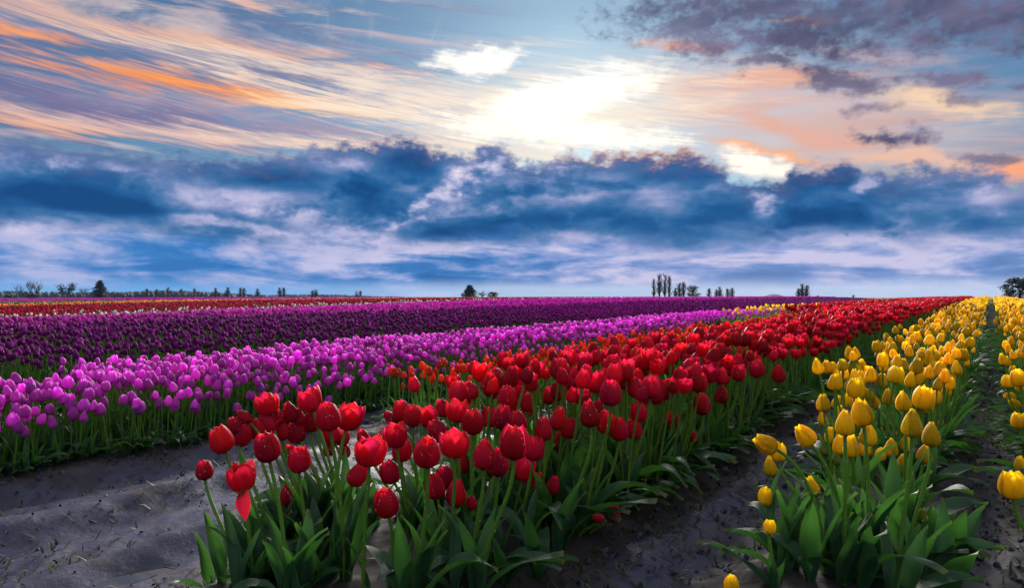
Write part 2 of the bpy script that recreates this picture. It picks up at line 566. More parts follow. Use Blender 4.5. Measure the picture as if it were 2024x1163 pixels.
MAT = {}
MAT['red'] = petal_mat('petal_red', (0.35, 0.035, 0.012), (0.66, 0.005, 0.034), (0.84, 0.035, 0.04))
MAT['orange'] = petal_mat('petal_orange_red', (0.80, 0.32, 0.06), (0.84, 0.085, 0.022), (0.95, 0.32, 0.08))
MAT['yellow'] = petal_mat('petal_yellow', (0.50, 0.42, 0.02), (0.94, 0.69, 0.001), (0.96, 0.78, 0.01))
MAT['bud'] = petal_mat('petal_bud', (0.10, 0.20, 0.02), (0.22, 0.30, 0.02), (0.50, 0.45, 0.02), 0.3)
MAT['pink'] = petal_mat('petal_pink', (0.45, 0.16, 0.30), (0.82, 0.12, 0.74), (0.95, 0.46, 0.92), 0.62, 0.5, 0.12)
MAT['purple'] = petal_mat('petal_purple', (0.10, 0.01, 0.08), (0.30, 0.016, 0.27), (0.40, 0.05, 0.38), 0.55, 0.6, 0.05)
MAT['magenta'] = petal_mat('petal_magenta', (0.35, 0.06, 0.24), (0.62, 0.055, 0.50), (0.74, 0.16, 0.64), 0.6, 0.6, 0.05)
MAT['rose'] = petal_mat('petal_rose_red', (0.40, 0.02, 0.06), (0.44, 0.006, 0.085), (0.52, 0.03, 0.14), 0.6, 0.6, 0.05)
MAT['white'] = petal_mat('petal_white', (0.45, 0.60, 0.25), (0.78, 0.78, 0.70), (0.85, 0.84, 0.78), 0.3)
MAT['gold'] = petal_mat('petal_gold', (0.70, 0.30, 0.02), (0.85, 0.40, 0.01), (0.88, 0.30, 0.02))


def leaf_mat(name, a, b, trans=0.28, rough=0.44):
    m, g = new_mat(name)
    uv = g.node('ShaderNodeUVMap')
    sp = g.node('ShaderNodeSeparateXYZ')
    g.nt.links.new(uv.outputs[0], sp.inputs[0])
    t, s = S(g, sp.outputs[0]), S(g, sp.outputs[1])
    info = g.node('ShaderNodeObjectInfo')
    rv = S(g, info.outputs['Random'])
    vein = g.noise(g.xyz(t * 16.0, s * 0.8, rv * 40.0), 3.0, 2.0, 0.6)
    blot = g.noise(g.xyz(t * 1.5, s * 4.0, rv * 90.0), 2.2, 4.0, 0.6)
    c = g.mix(g.lin(blot + rv * 0.35, 0.35, 0.95), a, b)
    c = g.mix(g.lin(vein, 0.35, 0.7, 0.0, 0.4), c, tuple(x * 0.55 for x in a))
    c = g.mix(g.smooth(g.math('ABSOLUTE', t), 0.9, 1.0) * 0.35, c, (0.20, 0.28, 0.10))
    c = g.mix(g.smooth(s + blot * 0.25, 1.03, 1.12) * 0.8, c, (0.16, 0.12, 0.05))
    nb = bump(g, vein, 0.3, 0.002)
    rg = g.lin(blot, 0.3, 0.7, rough - 0.08, rough + 0.14)
    p = principled(g, Base_Color=c, Roughness=rg, Specular_IOR_Level=0.36)
    g.nt.links.new(nb, p.inputs['Normal'])
    tr = g.node('ShaderNodeBsdfTranslucent')
    g.put(tr.inputs['Color'], g.mix(0.6, c, (0.13, 0.42, 0.03)))
    finish(g, mix_shader(g, trans, p.outputs[0], tr.outputs[0]))
    return m


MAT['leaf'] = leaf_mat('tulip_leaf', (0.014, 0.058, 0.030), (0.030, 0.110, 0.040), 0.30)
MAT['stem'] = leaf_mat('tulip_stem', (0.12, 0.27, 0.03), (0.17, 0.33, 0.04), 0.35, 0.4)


def soil_mat():
    m, g = new_mat('wet_mud')
    tc = g.node('ShaderNodeNewGeometry')
    pos = S(g, tc.outputs['Position'])
    n1 = g.noise(pos, 0.9, 5.0, 0.6)
    n2 = g.noise(pos, 14.0, 5.0, 0.65)
    n3 = g.noise(pos, 90.0, 3.0, 0.6)
    c = g.mix(g.lin(n2 * 0.45 + n1 * 0.55, 0.36, 0.64), (0.022, 0.023, 0.046), (0.044, 0.050, 0.104))  # blue tones paint the sky's sheen into the mud colour
    n4 = g.noise(pos, 3.2, 4.0, 0.65, dist=0.6)
    c = g.mix(g.smooth(n4, 0.50, 0.66, 0.0, 0.75), c, (0.024, 0.019, 0.019))
    c = g.mix(g.lin(n3, 0.58, 0.78, 0.0, 0.6), c, (0.012, 0.011, 0.010))
    at = g.node('ShaderNodeAttribute')
    at.attribute_name = 'bed'
    bedf = S(g, at.outputs['Fac'])
    c = g.mix(g.smooth(bedf + (n2 - 0.5) * 0.5, 0.05, 0.5, 0.0, 0.85), c, (0.030, 0.022, 0.019))
    rg = g.lin(n1 * 0.4 + n4 * 0.6, 0.40, 0.60, 0.42, 0.72) + bedf * 0.2
    p = principled(g, Base_Color=c, Roughness=rg, Specular_IOR_Level=0.36)
    g.nt.links.new(bump(g, n2 * 0.7 + n4 * 0.6 + n3 * 0.08, 0.32, 0.025), p.inputs['Normal'])
    finish(g, p.outputs[0])
    return m


def far_ground_mat():
    m, g = new_mat('distant_meadow')
    tc = g.node('ShaderNodeNewGeometry')
    n = g.noise(S(g, tc.outputs['Position']), 0.05, 5.0, 0.6)
    c = g.mix(g.lin(n, 0.35, 0.65), (0.03, 0.075, 0.02), (0.06, 0.12, 0.03))
    p = principled(g, Base_Color=c, Roughness=0.9)
    finish(g, p.outputs[0])
    return m


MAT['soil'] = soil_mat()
MAT['meadow'] = far_ground_mat()


def plain(name, c, rough=0.7, var=0.25, scale=3.0, trans=0.0):
    m, g = new_mat(name)
    tc = g.node('ShaderNodeTexCoord')
    n = g.noise(S(g, tc.outputs['Object']), scale, 3.0, 0.6)
    cc = g.mix(g.lin(n, 0.3, 0.7), tuple(x * (1 - var) for x in c), tuple(x * (1 + var) for x in c))
    p = principled(g, Base_Color=cc, Roughness=rough)
    if trans:
        tr = g.node('ShaderNodeBsdfTranslucent')
        g.put(tr.inputs['Color'], cc)
        finish(g, mix_shader(g, trans, p.outputs[0], tr.outputs[0]))
    else:
        finish(g, p.outputs[0])
    return m


# ---------------------------------------------------------------- ground: one sheet, fine underfoot and coarse far off
def lines(lo, hi, f0, f1, fine, grow):
    """coordinates that are `fine` apart between f0 and f1 and spread out beyond"""
    mid = list(np.arange(f0, f1 + fine * 0.5, fine))
    out, d, x = [], fine, f0
    while x > lo:
        d *= grow; x -= d; out.append(max(x, lo))
    left = out[::-1]
    out, d, x = [], fine, mid[-1]
    while x < hi:
        d *= grow; x += d; out.append(min(x, hi))
    return np.array(left + mid + out)


def build_ground():
    us = lines(-6000, 6000, -4.6, 0.9, 0.022, 1.09)
    vs_ = lines(-6000, 6000, 0.2, 6.5, 0.024, 1.075)
    U, V = np.meshgrid(us, vs_, indexing='ij')
    Z = ground_z(U.ravel(), V.ravel())
    X, Y = xy_of(U.ravel(), V.ravel())
    nu, nv = len(us), len(vs_)
    i = np.arange(nu * nv).reshape(nu, nv)
    q = np.stack([i[:-1, :-1], i[1:, :-1], i[1:, 1:], i[:-1, 1:]], -1).reshape(-1, 4)
    me = bpy.data.meshes.new('ground')
    me.vertices.add(nu * nv)
    me.vertices.foreach_set('co', np.stack([X, Y, Z], -1).astype(np.float32).ravel())
    me.loops.add(q.size)
    me.loops.foreach_set('vertex_index', q.astype(np.int32).ravel())
    me.polygons.add(len(q))
    me.polygons.foreach_set('loop_start', np.arange(0, q.size, 4, dtype=np.int32))
    me.update(calc_edges=True)
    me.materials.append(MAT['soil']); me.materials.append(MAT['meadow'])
    uc = U[:-1, :-1].ravel(); vc = V[:-1, :-1].ravel()
    me.polygons.foreach_set('material_index', ((np.hypot(uc, vc) > 110) | (uc < -33) & (uc > -41) | (uc < -70)).astype(np.int32))
    me.polygons.foreach_set('use_smooth', np.ones(len(q), dtype=bool))
    me.validate()
    at = me.attributes.new('bed', 'FLOAT', 'POINT')
    at.data.foreach_set('value', bed_mask(U.ravel(), V.ravel(), 0.06, 0.06).astype(np.float32))
    o = add('ground', me)
    tag(o, kind='structure')
    return o


build_ground()

# ---------------------------------------------------------------- tulip shapes
def ip(s, pts):
    xs, ys = zip(*pts)
    return np.interp(s, xs, ys)


PROF = {
    'cup':   ([(0, .16), (.06, .45), (.16, .77), (.30, .95), (.46, 1.0), (.64, .93), (.84, .70), (1, .36)], 0.372),
    'egg':   ([(0, .16), (.06, .46), (.16, .78), (.30, .97), (.44, 1.0), (.62, .88), (.82, .58), (1, .20)], 0.345),
    'spire': ([(0, .18), (.06, .48), (.16, .80), (.28, .97), (.40, 1.0), (.58, .84), (.80, .50), (1, .12)], 0.305),
    'open':  ([(0, .16), (.06, .45), (.16, .74), (.30, .93), (.48, 1.02), (.66, 1.04), (.84, .98), (1, .80)], 0.41),
}
WID = [(0, .30), (.10, .60), (.25, .86), (.45, 1.0), (.66, .93), (.82, .70), (.92, .42), (1, .04)]


def petal_geo(form, inner, seed, ns=9, nt=6):
    """one petal of a bloom one unit tall, its middle on +x; returns verts, quads, uvs"""
    r_ = random.Random(seed)
    prof, rmax = PROF[form]
    k = 0.86 if inner else 1.0
    hgt = (1.03 if inner else 1.0) * r_.uniform(0.95, 1.05)
    wm = rmax * r_.uniform(1.02, 1.2) * (0.95 if inner else 1.05)
    lip = r_.uniform(-0.05, 0.06) + (0.02 if form == 'open' else 0)
    ph = r_.uniform(0, 6.28)
    V, UV = [], []
    for i in range(ns + 1):
        s = i / ns
        r = rmax * k * ip(s, prof)
        hw = wm * ip(s, WID)
        zz = hgt * (s - 0.05 * math.sin(math.pi * min(1, s * 1.6)))
        for j in range(nt + 1):
            t = -1 + 2 * j / nt
            a = min(hw / max(r, 0.05), 1.45) * t
            rr = r * (1 + 0.15 * (1 - t * t) - 0.06 * math.exp(-(t / 0.18) ** 2) * min(1, s * 2) ) + lip * s ** 5
            rr += 0.012 * math.sin(7 * s + 5 * t + ph) * s
            edge = 0.03 * math.sin(9 * s + ph + 3 * t) * abs(t) * s
            V.append((math.cos(a) * rr, math.sin(a) * rr, zz - 0.05 * t * t * s + edge * 0.6))
            UV.append((t, s))
    F = []
    for i in range(ns):
        for j in range(nt):
            a = i * (nt + 1) + j
            F.append((a, a + 1, a + nt + 2, a + nt + 1))
    return V, F, UV


def rotz(V, a, tx=0.0):
    """lean a petal outward by tx about its foot, then turn it round the stem"""
    c, s = math.cos(a), math.sin(a)
    ct, st = math.cos(tx), math.sin(tx)
    out = []
    for x, y, z in V:
        x, z = x * ct + z * st, z * ct - x * st
        out.append((x * c - y * s, x * s + y * c, z))
    return out


class Geo:
    def __init__(self):
        self.v, self.f, self.uv, self.m = [], [], [], []
    def put(self, V, F, UV=None, mat=0):
        n = len(self.v)
        self.v += list(V)
        self.f += [tuple(a + n for a in f) for f in F]
        self.uv += list(UV) if UV is not None else [(0.0, 0.5)] * len(V)
        self.m += [mat] * len(F)
    def mesh(self, name, mats):
        return mesh_from(name, self.v, self.f, mats, True, self.uv, self.m)


def bloom_geo(form, seed, ns=9, nt=6, size=1.0):
    geo = Geo()
    r_ = random.Random(seed)
    a0 = r_.uniform(0, 6.28)
    for k in range(6):
        inner = k >= 3
        V, F, UV = petal_geo(form, inner, seed * 10 + k, ns, nt)
        V = rotz(V, a0 + k * 2.0944 + (1.0472 if inner else 0) + r_.uniform(-.08, .08), r_.uniform(-0.03, 0.07))
        geo.put([(x * size, y * size, z * size) for x, y, z in V], F, UV)
    return geo


def core_geo():
    """the closed heart of a bloom, seen only between its petals"""
    geo = Geo()
    V, UV, n, m = [], [], 8, 6
    for i in range(m + 1):
        s = i / m
        for j in range(n):
            a = j / n * 6.2832
            r = 0.25 * math.sin(math.pi * (0.06 + 0.88 * s)) ** 0.8
            V.append((math.cos(a) * r, math.sin(a) * r, 0.02 + 0.66 * s)); UV.append((0, 0.5 * s))
    F = [(i * n + j, i * n + (j + 1) % n, (i + 1) * n + (j + 1) % n, (i + 1) * n + j) for i in range(m) for j in range(n)]
    geo.put(V, F, UV)
    return geo


LEAFW = [(0, .42), (.12, .62), (.32, .97), (.45, 1.0), (.65, .82), (.85, .42), (1, .02)]


def leaf_geo(L, W, a0, a1, bend, fold, twist, wav, seed, ns=10, nt=4):
    """a strap leaf that leaves the ground at the origin towards +x; a0, a1: degrees off the vertical at foot and tip"""
    r_ = random.Random(seed)
    ph, f2 = r_.uniform(0, 6.28), r_.uniform(5, 8)
    V, UV = [], []
    x = z = 0.0
    pos = []
    for i in range(ns + 1):
        s = i / ns
        ang = R(a0 + (a1 - a0) * s ** bend)
        pos.append((x, z, ang))
        x += math.sin(ang) * L / ns; z += math.cos(ang) * L / ns
    side = r_.uniform(-0.10, 0.10) * L
    for i in range(ns + 1):
        s = i / ns
        px, pz, ang = pos[i]
        w = W * 0.5 * ip(s, LEAFW)
        tw = R(twist) * s
        fo = fold * (1 - 0.55 * s)
        for j in range(nt + 1):
            t = -1 + 2 * j / nt
            b = t * w
            up = abs(t) ** 1.4 * w * fo + wav * W * math.sin(f2 * s + ph + (1.5 if t > 0 else 0)) * abs(t) * s
            by, bu = b * math.cos(tw) - up * math.sin(tw), b * math.sin(tw) + up * math.cos(tw)
            # the leaf's upper face looks back at the stem
            V.append((px - bu * math.cos(ang), by + side * s * s, pz + bu * math.sin(ang)))
            UV.append((t, s))
    F = []
    for i in range(ns):
        for j in range(nt):
            a = i * (nt + 1) + j
            F.append((a, a + 1, a + nt + 2, a + nt + 1))
    return V, F, UV


def tube_geo(pts, rad, n=6):
    V, UV, F = [], [], []
    m = len(pts)
    for i, p in enumerate(pts):
        p = Vector(p)
        d = (Vector(pts[min(i + 1, m - 1)]) - Vector(pts[max(i - 1, 0)])).normalized()
        a = d.orthogonal().normalized() if abs(d.z) < 0.1 else Vector((1, 0, -d.x / d.z)).normalized()
        b = d.cross(a)
        r = rad[i] if isinstance(rad, (list, tuple)) else rad
        for j in range(n):
            t = j / n * 6.2832
            V.append(tuple(p + a * (math.cos(t) * r) + b * (math.sin(t) * r)))
            UV.append((j / n * 2 - 1, i / (m - 1)))
    for i in range(m - 1):
        for j in range(n):
            F.append((i * n + j, i * n + (j + 1) % n, (i + 1) * n + (j + 1) % n, (i + 1) * n + j))
    return V, F, UV


def bez(p0, p1, p2, p3, n):
    out = []
    for i in range(n + 1):
        t = i / n; a = 1 - t
        out.append(p0 * (a ** 3) + p1 * (3 * a * a * t) + p2 * (3 * a * t * t) + p3 * (t ** 3))
    return out


# leaf pool: upright ones stand inside the beds, splayed ones hang over the bed's edge
LEAF_UP, LEAF_OUT = [], []
for i in range(9):
    g_ = Geo()
    g_.put(*leaf_geo(rnd.uniform(.24, .33), rnd.uniform(.038, .066), rnd.uniform(4, 16), rnd.uniform(25, 62), rnd.uniform(1.2, 2.4), rnd.uniform(.35, .8), rnd.uniform(-50, 50), 0.16, 100 + i))
    LEAF_UP.append(g_.mesh('leaf_upright', [MAT['leaf']]))
for i in range(9):
    g_ = Geo()
    g_.put(*leaf_geo(rnd.uniform(.20, .29), rnd.uniform(.048, .074), rnd.uniform(20, 42), rnd.uniform(85, 140), rnd.uniform(0.8, 1.5), rnd.uniform(.2, .6), rnd.uniform(-40, 40), 0.22, 200 + i))
    LEAF_OUT.append(g_.mesh('leaf_splayed', [MAT['leaf']]))

FORM = {'red': 'cup', 'orange': 'egg', 'yellow': 'spire', 'bud': 'spire', 'pink': 'egg', 'purple': 'egg', 'magenta': 'egg', 'rose': 'cup', 'white': 'egg', 'gold': 'egg'}
_pet, _blm = {}, {}


def petal_mesh(kind, form, inner, k):
    key = (kind, form, inner, k)
    if key not in _pet:
        V, F, UV = petal_geo(form, inner, (len(form) * 7 + ord(form[0]) + (500 if inner else 0) + 31 * k))
        g_ = Geo(); g_.put(V, F, UV)
        _pet[key] = g_.mesh('petal_' + kind, [MAT[kind]])
    return _pet[key]


_core = {}
def core_mesh(kind):
    if kind not in _core:
        _core[kind] = core_geo().mesh('bloom_' + kind, [MAT[kind]])
    return _core[kind]


def bloom_mesh(kind, k):
    """a whole bloom one unit tall, for the plants farther off"""
    key = (kind, k)
    if key not in _blm:
        form = FORM[kind]
        if kind == 'red': form = ('cup', 'open', 'egg', 'open', 'cup', 'egg')[k % 6]
        if kind == 'yellow': form = ('spire', 'egg', 'spire', 'egg', 'cup', 'spire')[k % 6]
        if kind == 'pink': form = ('egg', 'egg', 'cup', 'egg', 'spire', 'cup')[k % 6]
        _blm[key] = bloom_geo(form, 50 + k, 7, 4).mesh('bloom_' + kind, [MAT[kind]])
    return _blm[key]


SIZE = {'red': .062, 'orange': .050, 'yellow': .056, 'pink': .054, 'purple': .050, 'magenta': .052, 'rose': .058, 'white': .05, 'gold': .06, 'bud': .04}
HEIGHT = {'red': .44, 'orange': .31, 'yellow': .43, 'pink': .365, 'purple': .37, 'magenta': .38, 'rose': .38, 'white': .40, 'gold': .38}


def ax_quat(axis, spin):
    return axis.normalized().to_track_quat('Z', 'Y') @ Quaternion((0, 0, 1), spin)


def forms_of(kind):
    """six plants of a kind: stem mesh, bloom placement, leaf placements; built once and copied"""
    out = []
    H, sz = HEIGHT[kind], SIZE[kind]
    r_ = random.Random(len(kind) * 131 + ord(kind[0]))
    for k in range(6):
        lean = R(r_.uniform(2, 16)); az = r_.uniform(0, 6.28)
        ax = Vector((math.sin(lean) * math.cos(az), math.sin(lean) * math.sin(az), math.cos(lean)))
        s = sz * r_.uniform(.88, 1.12)
        top = Vector((math.cos(az), math.sin(az), 0)) * (math.sin(lean) * H * 0.45) + Vector((0, 0, H - s * math.cos(lean)))
        pts = bez(Vector((0, 0, -0.02)), Vector((0, 0, H * .4)), top - ax * H * .3, top + ax * 0.004, 7)
        g_ = Geo(); g_.put(*tube_geo(pts, [.0042] * 5 + [.0038] * 3, 6))
        out.append(dict(stem=g_.mesh('stem_' + kind, [MAT['stem']]), top=top, axis=ax, size=s, k=k, pts=pts))
    return out


def full_geo(kind, f, nleaf, edge, seed, ns=5, nt=3, leafn=(5, 2), stem_n=4, form=None):
    """bloom, stem and leaves in one mesh, for the beds that run on as a mass"""
    r_ = random.Random(seed)
    geo = Geo()
    q = ax_quat(f['axis'], r_.uniform(0, 6.28))
    b = bloom_geo(form or FORM[kind], 50 + f['k'], ns, nt)
    geo.put([tuple(f['top'] + q @ (Vector(v) * f['size'])) for v in b.v], b.f, b.uv, 0)
    geo.put(*tube_geo([f['pts'][i] for i in (0, 2, 4, 7)], .0042, stem_n), 2)
    H = HEIGHT[kind]
    for j in range(nleaf):
        a = r_.uniform(0, 6.28)
        out = edge and j < 2
        if out: a = r_.uniform(-0.9, 0.9)
        L = r_.uniform(.5, .72) * H * (0.95 if out else 1.0)
        V, F, UV = leaf_geo(L, r_.uniform(.038, .06), *((r_.uniform(20, 40), r_.uniform(85, 135), 1.0) if out else (r_.uniform(4, 18), r_.uniform(28, 70), 1.6)), r_.uniform(.3, .7), r_.uniform(-40, 40), .15, seed + j, *leafn)
        c, s = math.cos(a), math.sin(a)
        geo.put([(x * c - y * s, x * s + y * c, z) for x, y, z in V], F, UV, 1)
    return geo.mesh(kind + '_tulip', [MAT[kind], MAT['leaf'], MAT['stem']])


def far_geo(kind, seed):
    r_ = random.Random(seed)
    geo = Geo()
    H, sz = HEIGHT[kind], SIZE[kind] * 1.08
    n = 6
    V, UV = [], []
    tx, ty = r_.uniform(-.03, .03), r_.uniform(-.03, .03)
    for s, rr in ((0, .06), (.22, .33), (.5, .38), (.8, .27), (1, .06)):
        for j in range(n):
            a = j / n * 6.2832 + s * 0.6
            k = rr * (1 + .12 * math.cos(3 * a + seed)) * sz
            V.append((math.cos(a) * k + tx * (.7 + s * .3), math.sin(a) * k + ty * (.7 + s * .3), H - sz + s * sz * (1 + .06 * math.cos(3 * a)))); UV.append((math.cos(3 * a), s))
    F = [(i * n + j, i * n + (j + 1) % n, (i + 1) * n + (j + 1) % n, (i + 1) * n + j) for i in range(4) for j in range(n)]
    geo.put(V, F, UV, 0)
    geo.put(*tube_geo([Vector((0, 0, 0)), Vector((tx * .7, ty * .7, H - sz + .005))], .005, 3), 2)
    for j in range(3):
        a = r_.uniform(0, 6.28)
        V, F, UV = leaf_geo(r_.uniform(.5, .75) * H, .055, 8, r_.uniform(30, 70), 1.4, .4, 20, .1, seed + j, 3, 2)
        c, s = math.cos(a), math.sin(a)
        geo.put([(x * c - y * s, x * s + y * c, z) for x, y, z in V], F, UV, 1)
    return geo.mesh(kind + '_tulip', [MAT[kind], MAT['leaf'], MAT['stem']])


FORMS = {k: forms_of(k) for k in HEIGHT}

# ---------------------------------------------------------------- the tulips one can tell apart, each where it stands
# photograph column and row of the bloom's middle, its height in photograph pixels, lean in degrees (positive: clockwise), shape
RED_CLUMP = [
    (404, 930, 40, -10, 'cup'), (437, 870, 56, -22, 'cup'), (463, 842, 36, -10, 'cup'), (483, 825, 34, -40, 'egg'), (483, 942, 58, 0, 'torn'), (479, 860, 48, 8, 'cup'), (510, 849, 42, 0, 'egg'),
    (527, 800, 44, -14, 'open'), (530, 834, 48, -18, 'egg'), (527, 885, 62, -10, 'cup'), (551, 825, 32, 0, 'egg'), (559, 853, 38, 0, 'egg'), (572, 816, 42, -14, 'egg'), (572, 979, 45, -8, 'egg'), (574, 896, 32, 0, 'cup'),
    (585, 856, 46, -22, 'cup'), (588, 824, 36, -5, 'egg'), (590, 909, 55, 0, 'cup'), (612, 791, 48, -18, 'open'), (615, 834, 44, 4, 'cup'), (623, 811, 30, 0, 'egg'), (648, 825, 58, -8, 'cup'), (649, 889, 30, 0, 'egg'),
    (654, 856, 46, -18, 'cup'), (676, 865, 35, 5, 'cup'), (680, 891, 34, -5, 'egg'), (690, 825, 54, 14, 'open')]
RED_CLUMP2 = [
    (708, 938, 52, 28, 'egg'), (717, 864, 30, -10, 'cup'), (732, 893, 60, 5, 'open'), (762, 996, 60, -12, 'cup'), (770, 935, 47, -24, 'cup'), (773, 828, 36, -50, 'egg'), (792, 812, 42, 0, 'cup'), (782, 862, 48, -6, 'open'), (794, 891, 46, 0, 'cup'),
    (816, 822, 46, 0, 'cup'), (843, 824, 42, 5, 'open'), (845, 895, 64, 0, 'cup'), (864, 853, 48, -26, 'cup'), (860, 961, 54, -10, 'egg'), (874, 808, 38, -18, 'egg'), (880, 944, 44, -22, 'cup'), (900, 878, 56, 0, 'open'), (901, 975, 53, 2, 'egg'),
    (905, 813, 46, 0, 'open'), (916, 915, 43, -8, 'egg'), (932, 994, 29, 0, 'egg'), (931, 768, 34, -36, 'egg'), (936, 835, 52, 0, 'cup'), (956, 900, 60, 0, 'egg'), (967, 825, 42, 0, 'cup'), (969, 765, 42, -5, 'cup'), (984, 916, 56, 0, 'egg'),
    (993, 825, 50, 8, 'cup'), (1002, 785, 46, 0, 'cup'), (1016, 876, 68, 0, 'cup'), (1022, 836, 47, -12, 'cup'), (1029, 760, 38, 0, 'egg'), (1036, 927, 48, 10, 'open'), (1045, 811, 36, 0, 'cup'), (1055, 887, 50, 5, 'cup'), (1063, 952, 38, 14, 'egg'),
    (1073, 849, 48, -5, 'egg'), (1093, 960, 37, 10, 'egg')]
RED_EDGE = [
    (1102, 874, 40, 0, 'egg'), (1104, 829, 47, 14, 'egg'), (1124, 847, 43, 14, 'egg'), (1084, 782, 36, 0, 'cup'), (1104, 773, 40, 0, 'cup'), (1135, 811, 32, -5, 'egg'), (1164, 820, 53, -8, 'egg'), (1198, 835, 48, 0, 'cup'), (1207, 778, 52, 0, 'cup'), (1223, 849, 48, 0, 'egg'),
    (1253, 849, 42, -8, 'cup'), (1255, 767, 42, -5, 'egg'), (1262, 815, 42, -8, 'cup'), (1285, 766, 46, 0, 'cup'), (1182, 1025, 25, -70, 'egg'), (1213, 1015, 37, 8, 'egg'), (1315, 772, 40, 0, 'egg'), (1327, 832, 36, -4, 'cup'),
    (1386, 800, 44, -6, 'cup'), (1372, 866, 24, 0, 'egg'), (1426, 781, 34, 0, 'egg'), (1380, 757, 40, 0, 'cup'), (1539, 740, 35, -8, 'egg'), (1345, 745, 38, 4, 'cup'), (1460, 738, 34, 0, 'cup'), (1500, 728, 34, -8, 'egg')]
YELLOW_FRONT = [
    (1513, 878, 50, -62, 'egg'), (1537, 893, 38, -6, 'cup'), (1590, 862, 48, -38, 'egg'), (1521, 922, 40, -8, 'spire'), (1605, 961, 40, -20, 'spire'), (1513, 982, 37, 0, 'cup'), (1520, 1042, 28, 0, 'cup'), (1444, 1154, 34, 0, 'cup'),
    (1627, 798, 36, -4, 'egg'), (1626, 829, 28, 0, 'egg'), (1654, 796, 28, 8, 'egg'), (1642, 862, 34, -4, 'egg'), (1669, 837, 52, -5, 'spire'), (1660, 817, 30, 0, 'egg'), (1703, 817, 54, -8, 'egg'), (1683, 825, 27, 0, 'spire'), (1661, 881, 40, 0, 'egg'),
    (1681, 883, 47, 4, 'spire'), (1697, 879, 32, 0, 'spire'), (1710, 888, 33, 0, 'egg'), (1715, 861, 43, 4, 'egg'), (1740, 898, 28, 0, 'egg'), (1760, 885, 39, -4, 'spire'), (1791, 877, 34, 0, 'egg'), (1776, 862, 25, 0, 'egg'), (1802, 838, 58, -3, 'spire'),
    (1841, 860, 50, 4, 'spire'), (1827, 898, 39, 0, 'egg'), (1783, 912, 27, 0, 'egg'), (1691, 768, 42, 0, 'cup'), (1681, 792, 30, -14, 'cup'), (1717, 781, 28, -40, 'egg'), (1730, 797, 28, -10, 'spire'), (1755, 785, 33, -4, 'spire'), (1785, 795, 42, -8, 'spire'),
    (1826, 788, 48, 6, 'cup'), (1852, 785, 31, 0, 'spire'), (1839, 811, 25, 26, 'egg'), (1800, 752, 33, 0, 'spire'), (1869, 772, 28, -4, 'spire'), (1890, 728, 31, -3, 'spire'), (1743, 835, 26, -5, 'spire'), (1742, 752, 28, 0, 'egg'), (1724, 742, 28, -10, 'egg'), (1858, 837, 17, 20, 'egg'),
    (1770, 742, 36, 6, 'cup'), (1822, 742, 32, 25, 'spire')]
YELLOW_BUD = [(1632, 887, 32, 0, 'spire'), (1654, 909, 26, 0, 'spire'), (1757, 825, 25, 0, 'spire'), (1775, 929, 29, 0, 'spire'), (1746, 995, 31, 0, 'spire'), (1821, 1019, 33, 4, 'spire')]
YELLOW_SIDE = [(2000, 959, 58, -8, 'cup'), (2016, 918, 32, -10, 'egg'), (2013, 833, 33, 0, 'cup'), (2005, 799, 26, -45, 'egg'), (1995, 784, 24, -75, 'egg'), (1992, 755, 28, 0, 'cup'), (2012, 748, 36, -12, 'cup')]

ORD = ['first', 'second', 'third', 'fourth', 'fifth', 'sixth', 'seventh', 'eighth', 'ninth', 'tenth', 'eleventh', 'twelfth', 'thirteenth', 'fourteenth', 'fifteenth', 'sixteenth', 'seventeenth', 'eighteenth', 'nineteenth']
ORD += ['twentieth'] + ['twenty-' + o for o in ORD[:9]] + ['thirtieth'] + ['thirty-' + o for o in ORD[:9]] + ['fortieth'] + ['forty-' + o for o in ORD[:9]] + ['fiftieth']
DEW = []          # spots for the rain drops: position, radius


